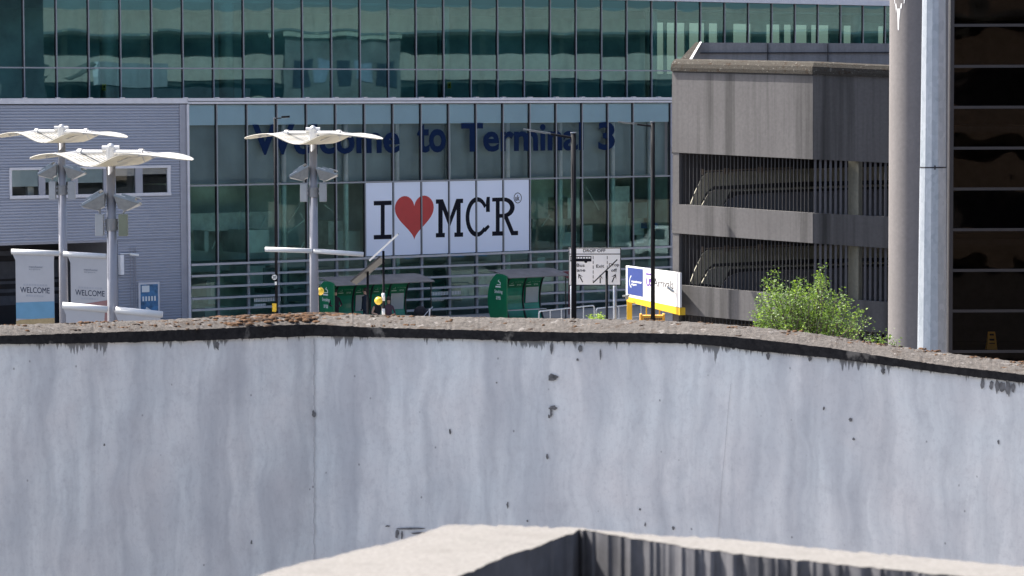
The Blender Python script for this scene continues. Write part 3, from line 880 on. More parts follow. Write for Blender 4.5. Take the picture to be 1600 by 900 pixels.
# ------------------------------------------------------------------ near parapet (bottom edge)
zn = H - .66
def flat(x, y, z=zn):
    r = ray(x, y); return CAM + r * ((z - H) / r.z)
NP = thing('near_parapet', 'sunlit pale parapet top with dark streaked sides at the bottom edge', 'wall', (0.2, 4.6, zn - 1.1))
far_e = [(240, 945), (400, 900), (455, 884), (520, 869), (548, 861), (620, 846), (660, 832), (702, 819), (760, 820.5), (830, 822), (905, 825), (1000, 835), (1150, 843), (1300, 859), (1450, 871), (1594, 885), (1800, 905)]
near_e = [(560, 970), (720, 899), (760, 882), (800, 866), (812, 861), (835, 855), (870, 841), (905, 826.5), (960, 836), (1020, 845), (1080, 856), (1140, 863), (1200, 870), (1330, 884), (1460, 897), (1800, 925)]
def rough_edge(tab, seed):
    out = []
    for (a, b), (c, e_) in zip(tab, tab[1:]):
        k = max(1, int(abs(c - a) / 5))
        for i in range(k):
            x = a + (c - a) * i / k; y = b + (e_ - b) * i / k
            j = noise.noise(Vector((x * .16, y * .16, seed))) * 1.5 + noise.noise(Vector((x * .05, y * .05, seed + 3))) * 1.8 + max(0, noise.noise(Vector((x * .09, 0, seed + 8))) - .38) * 9
            out.append((x, y + j))
    out.append(tab[-1]); return out
far_e = rough_edge(far_e, 2.5); near_e = rough_edge(near_e, 6.5)
g = MB()
top = [flat(*p) for p in far_e] + [flat(*p) for p in near_e[::-1]]
g.face(top[::-1])
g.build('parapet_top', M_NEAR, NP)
g = MB()
ne = [flat(*p) for p in near_e]
for a, b in zip(ne, ne[1:]):
    g.face([a - UP * 1.1, b - UP * 1.1, b - UP * .001, a - UP * .001])
fe = [flat(*p) for p in far_e]
for a, b in zip(fe, fe[1:]):
    g.face([a - UP * 1.1, a - UP * .001, b - UP * .001, b - UP * 1.1])
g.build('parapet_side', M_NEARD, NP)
g = MB(); g.face([(-7, -30, zn - 1.1), (8, -30, zn - 1.1), (8, 5.6, zn - 1.1), (-7, 5.6, zn - 1.1)]); g.face([(-7, 5.6, zn - 1.1), (8, 5.6, zn - 1.1), (8, 5.6, 0), (-7, 5.6, 0)])
tag(g.build('parking_deck', M_DECK), None, None, kind='structure')
g = MB(); g.box(-14, 14, 8, 24.6, -.0, 3.0)
tag(g.build('ramp_deck', M_DECK), None, None, kind='structure')

# ------------------------------------------------------------------ car park drum on the right
CC = W(1270, 165, 100); CC.z = 0
dl = Vector((-.71, .704, 0)).normalized(); nl = Vector((-dl.y, dl.x, 0)); nl = Vector((-.704, -.71, 0)).normalized()
nr = Vector((0, -1, 0))
CP = thing('ramp_car_park', 'brown concrete multi-storey car park ramp with slatted openings', 'building', CC)
def LP(x, y, o=0): return PL(x, y, CC + nl * o, nl)
def RP(x, y, o=0): return PL(x, y, CC + nr * o, nr)
for (a, b, c, e), (rb, re) in (
        (((1050, 110), (1270, 115), (1270, 249), (1050, 238)), ((1430, 122), (1430, 256.5))),
        (((1050, 318.5), (1270, 333), (1270, 380), (1050, 364)), ((1430, 341), (1430, 391))),
        (((1049, 444), (1270, 464), (1270, 511), (1049, 489.5)), ((1430, 475), (1430, 524)))):
    g = MB()
    g.prism([LP(*a), LP(*b), LP(*c), LP(*e)], -nl * .28)
    g.prism([RP(*b), RP(*rb), RP(*re), RP(*c)], -nr * .28)
    g.build('parapet_band', M_CPK, CP)
# coping
prof = [(.07, -.02), (.07, .10), (.03, .24), (-.08, .37), (-.25, .42), (-.42, .42), (-.42, -.02)]
ends = [(LP(1050, 110), nl), (LP(1270, 115), (nl + nr).normalized() * 1.08), (RP(1430, 122), nr)]
g = MB(); rings = []
segs = []
for (A_, na), (B_, nb) in zip(ends, ends[1:]):
    for k in range(12): segs.append((A_.lerp(B_, k / 12), na.lerp(nb, k / 12)))
segs.append(ends[-1])
for P_, nn in segs: rings.append([P_ + nn * o + UP * (z + .012 * noise.noise(P_ * 3 + Vector((o * 9, z * 9, 0)))) for o, z in prof])
for r0, r1 in zip(rings, rings[1:]):
    for i in range(len(prof) - 1): g.face([r0[i], r1[i], r1[i + 1], r0[i + 1]])
g.face(rings[0])
g.build('coping', M_COPED, CP, True)
g = MB(); g.prism([LP(1052, 111.4, .004), LP(1270, 116.6, .004), LP(1270, 118.4, .004), LP(1052, 113, .004)], nl * .004); g.build('coping_joint', M_GASK, CP)
# end column and light columns in the openings
g = MB(); g.prism([LP(1051, 110, -.02), LP(1061, 110, -.02), LP(1061, 560, -.02), LP(1051, 560, -.02)], -nl * .5); g.build('end_column', M_CPK, CP)
for ya, yb in ((250, 337), (381, 470), (512, 700)):
    g = MB()
    c0 = RP(1337.5, ya, -.25); c1 = RP(1337.5, yb, -.25)
    u = Vector((.83, -.55, 0)).normalized(); v = Vector((.55, .83, 0)).normalized()
    g.obox(Vector((c0.x, c0.y + .2, 0)), u, v, UP, -.2, .2, -.15, .15, c1.z - .1, c0.z + .1); g.build('column', M_CPKIN, CP)
# fins
def fins(xa, xb, yfa, yfb, yga, ygb, pl, N_, wdir, step, wd, xlo, xhi):
    g = MB(); x = xa
    while x < xb:
        k = (x - xlo) / (xhi - xlo)
        yt = yfa + (yfb - yfa) * k; yb = yga + (ygb - yga) * k
        p = pl(x, yt - 1, -.14); q = pl(x, yb + 1, -.14)
        g.obox(Vector((p.x, p.y, 0)), wdir, N_, UP, 0, wd, -.02, .02, q.z, p.z)
        x += step
    return g
for yy in ((238, 249, 318.5, 333), (364, 380, 444, 464), (489.5, 511, 600, 625)):
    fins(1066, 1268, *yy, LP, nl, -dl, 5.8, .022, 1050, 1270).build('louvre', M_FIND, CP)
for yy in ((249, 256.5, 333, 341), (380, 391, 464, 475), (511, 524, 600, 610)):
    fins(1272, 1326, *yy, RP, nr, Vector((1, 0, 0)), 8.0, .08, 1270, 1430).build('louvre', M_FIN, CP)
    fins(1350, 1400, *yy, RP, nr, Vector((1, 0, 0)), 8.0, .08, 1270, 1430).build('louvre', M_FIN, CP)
# inner ramps, seen through the fins
YI = 104.5
def inner(pts, Y=YI, th=.3): g.prism([W(x, y, Y) for x, y in pts], (0, th, 0))
for dy in (0, 121, 242):
    g = MB()
    inner([(1078, 322 + dy), (1086, 300 + dy), (1098, 276 + dy), (1106, 270 + dy), (1250, 264 + dy), (1400, 260 + dy), (1400, 281 + dy), (1250, 284 + dy), (1115, 291 + dy), (1104, 300 + dy), (1092, 324 + dy)], 106.5)
    g.build('inner_parapet', M_INB, CP)
    g = MB()
    inner([(1096, 322 + dy), (1108, 301 + dy), (1118, 297 + dy), (1142, 296 + dy), (1127, 326 + dy)], 105.8)
    inner([(1118, 297.5 + dy), (1400, 288 + dy), (1400, 290.5 + dy), (1118, 300 + dy)], 105.9, .9)
    g.build('inner_kerb', M_INB, CP)
    g = MB()
    inner([(1128, 326 + dy), (1138, 312 + dy), (1155, 305 + dy), (1200, 302 + dy), (1400, 295 + dy), (1400, 352 + dy), (1128, 340 + dy)], 105.4)
    g.build('inner_wall', M_FIN, CP)
    g = MB(); z = W(1100, 241 + dy, 103).z
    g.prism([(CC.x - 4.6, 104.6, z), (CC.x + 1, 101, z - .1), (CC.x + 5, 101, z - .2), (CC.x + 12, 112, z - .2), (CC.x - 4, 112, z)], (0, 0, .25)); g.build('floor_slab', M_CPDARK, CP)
    g = MB()
    for xa, xb in ((1100, 1132), (1136, 1185), (1190, 1240)):
        a = W(xa, 270 - (xa - 1100) * .04 + dy, 106.2); b = W(xb, 270 - (xb - 1100) * .04 + dy, 106.2); g.tube(a + UP * .06, b + UP * .06, .025, n=6)
    for xa in (1098, 1132, 1137, 1186, 1190): p = W(xa, 271 - (xa - 1100) * .04 + dy, 106.2); g.tube(p - UP * .05, p + UP * .16, .05, n=6)
    g.build('guard_tube', M_FARW, CP)
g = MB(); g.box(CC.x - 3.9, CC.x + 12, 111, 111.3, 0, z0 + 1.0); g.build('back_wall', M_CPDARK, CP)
# roof-level rear parapet
RPW = MB()
RPW.prism([W(1094, 66.5, 110), W(1410, 68, 110), W(1410, 118, 110), W(1078, 118, 110), W(1078, 94, 110)], (0, .3, 0)); rp = RPW.build('roof_parapet', M_CPKIN, CP)
rp.data.materials[0] = concrete('roof_parapet_concrete', (.30, .29, .29), streak=.35, blot=.12)
g = MB(); g.prism([W(1094, 82, 109.93), W(1410, 81, 109.93), W(1410, 82.5, 109.93), W(1094, 83.5, 109.93)], (0, .05, 0))
for x in (1199, 1293): g.prism([W(x, 68, 109.94), W(x + 1, 68, 109.94), W(x + 1, 96, 109.94), W(x, 96, 109.94)], (0, .05, 0))
g.build('panel_joint', M_GASK, rp)
g = MB(); g.prism([W(1060, 96, 108.5), W(1074, 80, 109.3), W(1087, 66, 110), W(1094, 66, 110), W(1084, 80, 109.3), W(1076, 96, 108.5)], (0.02, .25, -.15)); g.build('sloping_coping', M_COPED, rp)
g = MB(); g.prism([W(1075, 96, 108.4), W(1093, 66.5, 109.9), W(1096, 66.5, 109.9), W(1079, 96, 108.4)], (.02, .06, .03)); g.build('lit_edge_strip', M_BARW, rp)  # sunlit diagonal wall edge, its brightness put in as a white strip

# ------------------------------------------------------------------ round column, mast, stair tower
CB = W(1435, 165, 80); rc = 45.5 / 56.9
g = MB(); g.tube((CB.x, 80, 0), (CB.x, 80, 22), rc, n=64, caps=False)
o = recentre(g.build('concrete_column', M_COLUMN, None, True)); tag(o, 'thick round brown concrete column behind the galvanised mast', 'column')
g = MB()
a = W(1404, 8, 79.2)
for dx, dz, r_ in ((0, 0, .12), (.03, -.35, .09), (.07, -.6, .04), (.0, .35, .13)):
    pass
g = MB()
for xa, xb, ya, yb in ((1397.5, 1412, -6, 5), (1399, 1408, 5, 13), (1401.5, 1404.5, 13, 44), (1404.2, 1405.6, 13, 30), (1399.6, 1400.8, 13, 20), (1402, 1404, 44, 47)):
    q = []
    for x, y in ((xa, ya), (xb, ya), (xb - .6, yb), (xa + .6, yb)):
        pz = W(x, y, 79.3).z; ox = W(x, y, 79.6).x - CB.x; ox = max(-rc, ox); q.append(Vector((CB.x + ox * 1.003, 80 - math.sqrt(max(0, rc * rc - ox * ox)) * 1.003 - .004, pz)))
    g.face(q[::-1])
sp_ = g.build('paint_drip', M_STRIPW, None); sp_.parent = o
for v in sp_.data.vertices: v.co -= o.location
BT = W(1461.5, 0, 35); BB = W(1455, 545, 35)
mx_ = (BB.x); GM = thing('lighting_mast', 'tall faceted galvanised steel mast in front of the dark glass tower', 'mast', (W(1457, 400, 35).x, 35, 0))
zj = W(1460, 262, 35).z
xc = GM.location.x
def rad(z): return .176 + (BB.z - z) * (.033 / (BT.z - BB.z))
g = MB(); g.tube((xc, 35, 0), (xc, 35, zj), rad(0), rad(zj), n=12); g.build('lower_shaft', M_GALV, GM)
g = MB(); g.tube((xc, 35, zj + .01), (xc, 35, 20), rad(zj) - .004, rad(20), n=12); g.build('upper_shaft', M_GALV, GM)
g = MB(); g.tube((xc, 35, zj - .004), (xc, 35, zj + .012), rad(zj) + .002, n=12); g.tube((xc + .0, 35 - rad(zj) - .004, zj - .02), (xc, 35 - rad(zj) - .004, zj + .03), .008, n=6); g.build('joint_ring', M_GASK, GM)

YT = 92
xt0 = W(1483, 300, YT).x; pxm = F / YT * 1.003
ST = thing('stair_tower', 'dark bronze glass stair tower behind the galvanised mast', 'building', (xt0, YT, 0))
barz = [W(1540, y, YT).z for y in (39.5, 103, 166, 230, 292, 356, 419, 484, 549)]
step = (barz[0] - barz[-1]) / 8
barz = [barz[0] + step * 4 - step * k for k in range(16)]
barz = [b for b in barz if b > .3]
g = MB(); g.box(xt0, xt0 + .12, YT - .08, YT + .1, 0, barz[0]); g.build('frame_post', M_FRAMEB, ST)
g = MB(); g.box(xt0 + 3.4, xt0 + 3.5, YT - .08, YT + .1, 0, barz[0]); g.build('frame_post', M_FRAMEB, ST)
for b in barz:
    g = MB(); g.box(xt0 + .12, xt0 + 3.4, YT - .05, YT + .05, b - .045, b + .045); g.build('transom', M_FRAMEB, ST)
def gpane(mb, x0_, x1_, za, zb, Y, amp, k):
    nu, nv = 18, 12; b0 = len(mb.v)
    for j in range(nv + 1):
        for i in range(nu + 1):
            u = i / nu; v = j / nv; x = x0_ + (x1_ - x0_) * u; z = za + (zb - za) * v
            q = amp * (math.sin(math.pi * u) * math.sin(math.pi * v) + 1.1 * noise.noise(Vector((x * 1.8, z * 1.3, k * 7.3))))
            mb.v.append(Vector((x, Y + q, z)))
    for j in range(nv):
        for i in range(nu):
            q = b0 + j * (nu + 1) + i; mb.f.append((q, q + 1, q + nu + 2, q + nu + 1)); mb.mi.append(0)
for k, (a, b) in enumerate(zip(barz, barz[1:])):
    g = MB(); gpane(g, xt0 + .12, xt0 + 3.4, b + .045, a - .045, YT, .0016, k); g.build('pane', M_GLASS_DARK, ST, True)
g = MB()
g.box(xt0, xt0 + 12, YT + 4, YT + 4.1, 0, barz[0]); g.box(xt0, xt0 + .1, YT + .12, YT + 4, 0, barz[0]); g.box(xt0 + 3.52, xt0 + 12, YT, YT + 4, 0, barz[0])
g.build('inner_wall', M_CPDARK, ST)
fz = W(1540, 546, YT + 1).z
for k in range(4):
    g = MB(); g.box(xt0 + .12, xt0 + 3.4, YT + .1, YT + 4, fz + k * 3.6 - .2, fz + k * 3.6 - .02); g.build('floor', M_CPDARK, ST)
g = MB(); g.box(xt0 + .0, xt0 + 12, YT - .1, YT + 4.1, barz[0] + .05, barz[0] + .4); g.build('roof', M_FRAMEB, ST)
WFS = W(1549, 545, YT + .9)
wf = thing('wet_floor_sign', 'yellow folding wet floor sign inside the dark glass tower', 'sign', (WFS.x, WFS.y, fz))
for s_ in (-1, 1):
    g = MB()
    p = [Vector((-.17, s_ * .16, 0)), Vector((.17, s_ * .16, 0)), Vector((.11, s_ * .01, .58)), Vector((-.11, s_ * .01, .58))]
    g.prism([q + wf.location for q in p], (0, .015 * s_, 0)); bo = g.build('board', M_YEL, wf)
    if s_ == -1:
        g = MB()
        for a_, b_, hw in ((.46, .52, .07), (.30, .36, .08), (.20, .23, .09)):
            f_ = lambda zz: -.16 + .15 * zz / .58 - .02
            g.prism([wf.location + Vector((-hw, f_(a_), a_)), wf.location + Vector((hw, f_(a_), a_)), wf.location + Vector((hw, f_(b_), b_)), wf.location + Vector((-hw, f_(b_), b_))], (0, -.003, 0))
        g.build('print', M_BLACK, bo)

# ------------------------------------------------------------------ canopy lamp columns
def wing_profile():
    pts = []
    for i in range(33):
        u = i / 32           # 0 centre, 1 tip
        s = u * 2.45
        z = -.21 + .31 * (1 - math.cos(math.pi * min(1, u / .46))) / 2
        if u > .46: z -= .17 * ((u - .46) / .54) ** 1.6
        pts.append((s, z))
    return pts
def canopy_lamp(top_z, sc_=1.0, green=False):
    """built round the origin: a column with two gull wings, two floodlights"""
    root = thing('canopy_lamp', None, 'lamp post', (0, 0, 0))
    g = MB(); g.tube((0, 0, 0), (0, 0, top_z - .06), .155, .115, n=24); g.build('pole', M_POLE, root, True)
    g = MB(); g.tube((0, 0, top_z - .42), (0, 0, top_z), .135, n=16); g.tube((-.22, 0, top_z - .04), (.22, 0, top_z - .04), .085, n=12); g.ball((0, 0, top_z), .10, 10)
    g.build('hub', M_POLEL, root)
    rot = R(-27); e = Vector((math.cos(rot), math.sin(rot), 0)); f = Vector((-math.sin(rot), math.cos(rot), 0))
    pr = wing_profile()
    for s_ in (-1, 1):
        g = MB(); nn = 9; b0 = 0
        for layer in (0, 1):
            for (s, z) in pr:
                u = s / 2.45
                hw = 1.0 * (1 - max(0, (u - .30) / .70) ** 1.7) ** .6 if u < 1 else 0
                hw = max(hw, .03)
                for k in range(nn):
                    v = -1 + 2 * k / (nn - 1)
                    th = (.028 + .02 * (1 - abs(v))) * (1 if u < .95 else .5)
                    g.v.append(e * (s_ * s) + f * (v * hw) + UP * (top_z - .24 + z - layer * th))
        M_ = len(pr)
        for layer in (0, 1):
            for i in range(M_ - 1):
                for k in range(nn - 1):
                    q = layer * M_ * nn + i * nn + k
                    fc = (q, q + 1, q + nn + 1, q + nn)
                    g.f.append(fc if (layer == 0) ^ (s_ == 1) else fc[::-1]); g.mi.append(0)
        for i in range(M_ - 1):
            for k in (0, nn - 1):
                q = i * nn + k; r_ = M_ * nn + q; g.f.append((q, q + nn, r_ + nn, r_)); g.mi.append(0)
        for i in (0, M_ - 1):
            for k in range(nn - 1):
                q = i * nn + k; r_ = M_ * nn + q; g.f.append((q, q + 1, r_ + 1, r_)); g.mi.append(0)
        wg = g.build('wing', M_CANOPY, root, True)
        # slats lying across the wing top
        g = MB()
        for k in range(9):
            v = -.72 + .18 * k
            for ua, ub in ((.16, .27), (.29, .40), (.60, .80)):
                if ub > .7 and abs(v) > .45: continue
                ia, ib = int(ua * 32), int(ub * 32)
                for i in range(ia, ib):
                    (sa, za), (sb_, zb_) = pr[i], pr[i + 1]
                    A_ = e * (s_ * sa) + f * v + UP * (top_z - .24 + za + .006); B_ = e * (s_ * sb_) + f * v + UP * (top_z - .24 + zb_ + .006)
                    g.face([A_ - f * .02, B_ - f * .02, B_ + f * .02, A_ + f * .02])
        g.build('slat', M_SLAT, wg)
        g = MB()
        g.tube(e * (s_ * .1) + UP * (top_z - .13), e * (s_ * .95) + UP * (top_z - .13), .062, n=12)
        g.tube(e * (s_ * .88) + UP * (top_z - .13), e * (s_ * 1.0) + UP * (top_z - .13), .09, n=12)
        for v in (-.5, .5):
            tip = e * (s_ * 1.62) + f * v + UP * (top_z - .22); g.tube(e * (s_ * .97) + UP * (top_z - .1), tip, .02, n=6); g.ball(tip, .05, 8)
            tip2 = e * (s_ * 1.28) + f * (v * 1.2) + UP * (top_z - .18); g.tube(e * (s_ * .97) + UP * (top_z - .14), tip2, .02, n=6); g.ball(tip2, .045, 8)
            tip3 = e * (s_ * .62) + f * (v * 1.2) + UP * (top_z - .36); g.tube(e * (s_ * .93) + UP * (top_z - .14), tip3, .018, n=6)
        g.build('arm', M_POLEL, root)
    # floodlights
    for s_ in (-1, 1):
        g = MB(); zb = top_z - 1.98
        g.obox(Vector((s_ * .30, -.02, zb)), Vector((1, .25 * s_, 0)).normalized(), Vector((0, 1, 0)), UP, -.11, .11, -.12, .12, -.28, .28)
        g.build('gear_box', M_BOX, root, bevel=.015)
        g = MB(); g.tube((0, 0, zb - .02), (s_ * .30, -.02, zb - .02), .035, n=8)
        g.tube((0, 0, zb + .1), (s_ * .22, -.02, zb + .1), .03, n=8); g.tube((0, 0, zb - .14), (0, 0, zb + .16), .16, n=16); g.build('bracket', M_POLEL, root)
        # head: a flat hood with slanting lamp body under it
        g = MB(); c = Vector((s_ * .42, -.06, zb + .62)); ax = Vector((1, 0, -.30 * s_)).normalized() if s_ == 1 else Vector((1, 0, .55)).normalized()
        vv = Vector((0, 1, -.12)).normalized(); ww = ax.cross(vv)
        if ww.z < 0: ww = -ww
        g.obox(c, ax, vv, ww, -.34, .34, -.26, .26, .0, .05)
        g.obox(c, ax, vv, ww, -.16, .20, -.2, .2, .05, .13)
        g.hexa([c + ax * a_ + vv * b_ + ww * c_ for a_, b_, c_ in ((-.05 * s_ - .1, -.1, -.26), (-.05 * s_ + .1, -.1, -.26), (-.05 * s_ + .1, .1, -.26), (-.05 * s_ - .1, .1, -.26), (-.33, -.25, -.003), (.33, -.25, -.003), (.33, .25, -.003), (-.33, .25, -.003))])
        fl = g.build('floodlight', M_LAMP, root)
        g = MB(); g.tube(c - ww * .24, (s_ * .30, -.02, zb + .28), .02, n=6)
        g.tube(c - ww * .1 + ax * .12, (s_ * .28, -.02, zb + .28), .015, n=6); g.build('stirrup', M_POLEL, fl)
        g = MB(); g.obox(c, ax, vv, ww, -.30, -.05, -.22, .22, .055, .075); g.obox(c, ax, vv, ww, .05, .30, -.16, .22, .135, .15); g.build('hood_plate', M_BARW, fl)
    return root
lampA = canopy_lamp(9.0)
lampB = copy_tree(lampA); lampC = copy_tree(lampA)
for o_, x, y, Y, hz in ((lampA, 489, 201, 90, 9.0), (lampB, 96, 199, 91.5, 9.0), (lampC, 173, 230, 74, 9.0)):
    p = W(x, y, Y); o_.location = (p.x, p.y, p.z - hz)
    # the pole foot may stand on slightly different ground
lampA['label'] = 'rightmost canopy lamp post, before the welcome lettering, empty banner bars'
lampB['label'] = 'leftmost canopy lamp post, holding the two welcome banners'
lampC['label'] = 'lower second canopy lamp post, nearer the camera, before the grey window strip'
for o_ in (lampA, lampB, lampC): o_['group'] = 'canopy lamp posts on the forecourt'; o_['category'] = 'lamp post'
# the gear box of the nearer lamp is olive green on its right side
k = 0
for ch in lampC.children:
    if ch.name.startswith('gear_box'):
        k += 1
        if k == 2:
            ch.data = ch.data.copy(); ch.data.materials[0] = M_BOXG; ch['label'] = 'olive green gear box'
for o_ in (lampA, lampB, lampC):
    dz = o_.location.z
    if abs(dz) > .02:
        for ch in o_.children:
            if ch.name.startswith('pole'):
                ch.data = ch.data.copy()
                for v in ch.data.vertices:
                    if v.co.z < .5: v.co.z -= dz

# banner bars and banners
def bar(a, b, Y, r, parent):
    g = MB(); A_ = W(*a, Y); B_ = W(*b, Y); g.tube(A_, B_, r, n=12); return g.build('banner_bar', M_BARW, parent, True)
for a, b in (((414, 389.5), (488, 392)), ((490, 392), (568, 397.5))):
    bar(a, b, 89.9, .075, lampA)
def banner(xa, xb, yta, ytb, Y, px_bottom, label, blue, rose):
    T0 = W(xa, yta, Y)
    root = thing('banner', label, 'banner', W((xa + xb) / 2, px_bottom, Y), 'welcome banners on the lamp posts')
    U = (W(xb, ytb, Y) - W(xa, yta, Y)); wd = U.length; U.normalize()
    V = UP
    O = W(xa, yta, Y); hgt = (px_bottom - yta) / (F / Y)
    g = MB(); g.obox(O, U, Vector((0, 1, 0)), V, 0, wd, -.006, .006, -hgt, .02)
    # sleeve flares to the bar
    g.prism([O + U * 0 - V * .18, O + U * wd - V * .18, O + U * (wd + .02) + V * .05, O - U * .10 + V * .05], (0, -.01, 0))
    g.build('cloth', M_BAN, root)
    return root, O, U, V, wd, hgt
def bars_text(g, O, U, V, x, z, wd, h_, k):
    i = 0
    while i < k: g.obox(O + U * x - V * z + Vector((0, -.009, 0)), U, Vector((0, -1, 0)), V, wd * i / k, wd * (i + .8) / k, 0, .001, 0, h_); i += 1
bb = bar((18, 393), (93, 396), 91.3, .085, lampB); bar((99, 396.5), (166, 400.5), 91.3, .085, lampB)
for idx, (xa, xb, ya, yb, lab) in enumerate(((24, 84, 398, 400, 'left cream welcome banner with blue sea at its foot'), (110, 168, 402, 405, 'right cream welcome banner with a rose tip, partly behind the nearer pole'))):
    root, O, U, V, wd, hgt = banner(xa, xb, ya, yb, 91.3, 620, lab, True, False)
    s = 4537 / 91.3
    g = MB(); put_text(g, 'WELCOME', O + U * (7 / s) - V * (59 / s) + Vector((0, -.012, 0)), U, V, 46 / s, 9 / s, .0)
    g.build('lettering', M_NAVY, root)
    g = MB(); put_text(g, 'manchester', O + U * (21 / s) - V * (19.5 / s) + Vector((0, -.012, 0)), U, V, 22 / s, 3.2 / s, .02)
    put_text(g, 'airport', O + U * (21 / s) - V * (23.5 / s) + Vector((0, -.012, 0)), U, V, 18 / s, 3.0 / s, .0)
    g.build('logo', M_GREYTX, root)
    g = MB(); bars_text(g, O, U, V, 12 / s, 48 / s, 38 / s, 3 / s, 9); bars_text(g, O, U, V, 16 / s, 65 / s, 28 / s, 3 / s, 7); g.build('small_print', M_FAINT, root)
    g = MB(); ys = -.014
    yy = Vector((0, ys, 0))
    if idx == 0:
        g.prism([O + yy - V * (100 / s), O + yy + U * wd - V * (100 / s), O + yy + U * wd - V * (71 / s), O + yy - V * (75 / s)], (0, .004, 0)); g.build('sea_print', M_BANB, root)
        g = MB(); yy = Vector((0, -.02, 0)); g.prism([O + yy - V * (hgt), O + yy + U * wd - V * hgt, O + yy + U * wd - V * (97 / s), O + yy + U * wd * .6 - V * (99 / s), O + yy + U * wd * .1 - V * (102 / s), O + yy - V * (104 / s)], (0, .004, 0)); g.build('sand_print', M_BANS, root)
    else:
        g.prism([O + yy - V * (100 / s), O + yy + U * wd - V * (100 / s), O + yy + U * wd - V * (64 / s), O + yy + U * wd * .35 - V * (72 / s), O + yy - V * (76 / s)], (0, .004, 0)); g.build('rose_print', M_BANR, root)
    for o2 in (root,): pass
bar((98, 477), (168, 483.5), 73.8, .085, lampC); bar((181, 484), (254, 491.5), 73.8, .085, lampC)
for xa, xb, ya, yb, lab in ((103, 163, 481, 487, 'lower cream banner left of the nearer lamp pole, cut by the wall'), (184, 250, 489, 496, 'lower cream banner right of the nearer lamp pole, cut by the wall')):
    root, O, U, V, wd, hgt = banner(xa, xb, ya, yb, 73.8, 760, lab, False, False)
    root['group'] = 'welcome banners on the lamp posts'
    s = 4537 / 73.8
    g = MB(); put_text(g, 'WELCOME', O + U * (7 / s) - V * (72 / s) + Vector((0, -.012, 0)), U, V, 50 / s, 10 / s, .012); g.build('lettering', M_NAVY, root)

# ------------------------------------------------------------------ black street lamps
def street_lamp(xp, ytop, Y, r0, side, reach_px, drop, label, big=True):
    P = W(xp, ytop, Y); s = F / Y
    root = thing('street_lamp', label, 'street lamp', (P.x, P.y, 0), 'black street lamps before the terminal')
    g = MB(); g.tube((P.x, P.y, 0), (P.x, P.y, 1.4), r0 * 1.35, n=14); g.tube((P.x, P.y, 1.4), (P.x, P.y, P.z), r0 * 1.05, r0, n=14); g.build('pole', M_BLKPOLE, root, True)
    g = MB(); g.tube((P.x, P.y, P.z), (P.x, P.y, P.z + .03), r0 * 1.2, n=12); g.build('pole_cap', M_STEEL, root)
    L_ = reach_px / s; e = Vector((side, 0, 0))
    a = P - UP * (.14 if big else .0)
    m1 = a + e * (L_ * .45) + UP * (drop * .45); m2 = a + e * L_ + UP * drop
    g = MB(); g.tube(a, m1, .035 if big else .022, n=8); g.build('bracket_arm', M_BLKPOLE, root)
    g = MB()
    U = (m2 - m1).normalized(); V = Vector((0, 1, 0)); Wd = UP
    th = .07 if big else .08
    pts = [(0, -.06), (.12, -.14), (1, -.13), (1.0, .13), (.12, .14), (0, .06)]
    l2 = (m2 - m1).length
    g.prism([m1 + U * (u * l2) + V * v - UP * (.0 if u < .5 else .0) for u, v in pts], UP * (th if not big else .045)); hd = g.build('lantern', M_BLKPOLE if not big else plain('lantern_grey', (.20, .21, .21), .35, .4), root, bevel=.01)
    g = MB(); g.obox(m1 + U * (l2 * .5), U, V, UP, -l2 * .3, l2 * .3, -.1, .1, -.012, -.002); g.build('lens', M_POLEL, hd)
    return root
street_lamp(429.5, 185, 118, .055, 1, 23, .03, 'thin black street lamp with a 20 speed sign, left behind the canopy lamp', False)
street_lamp(896, 208, 88, .078, -1, 78, .24, 'thick black street lamp standing over the drop off sign', True)
street_lamp(1020, 191, 104, .075, -1, 54, .14, 'black street lamp crossing the arrivals billboard near the car park', True)
# speed sign
SP = W(429, 433, 117.8); s = F / 117.8
root = thing('speed_sign', 'round white 20 speed sign on the thin black street lamp', 'sign', SP)
g = MB(); r_ = 4.6 / s
def disc(g, c, r, y, nn=20, mi=0): g.prism([c + Vector((r * math.cos(2 * math.pi * i / nn), y, r * math.sin(2 * math.pi * i / nn))) for i in range(nn)], (0, -.006, 0), mi)
disc(g, SP, r_ * 1.15, -.06); g.build('rim', M_BLACK, root)
g = MB(); disc(g, SP, r_ * .88, -.069); g.build('face', M_TXT, root)
g = MB(); put_text(g, '20', SP + Vector((-3.0 / s, -.079, -2.2 / s)), Vector((1, 0, 0)), UP, 6 / s, 4.6 / s, .03); g.build('lettering', M_BLACK, root)
g = MB(); c = W(431, 442, 117.8); g.box(c.x - .04, c.x + .04, c.y - .07, c.y - .05, c.z - .08, c.z + .05); g.build('plate', M_TXT, root)
c = W(430, 483, 117.8)
g = MB(); g.tube((c.x - .04, c.y + .2, c.z - .12), (c.x - .04, c.y + .2, c.z + .22), .10, n=14); o = recentre(g.build('pole_band', M_YEL)); tag(o, 'yellow warning band round the thin black street lamp', 'band')

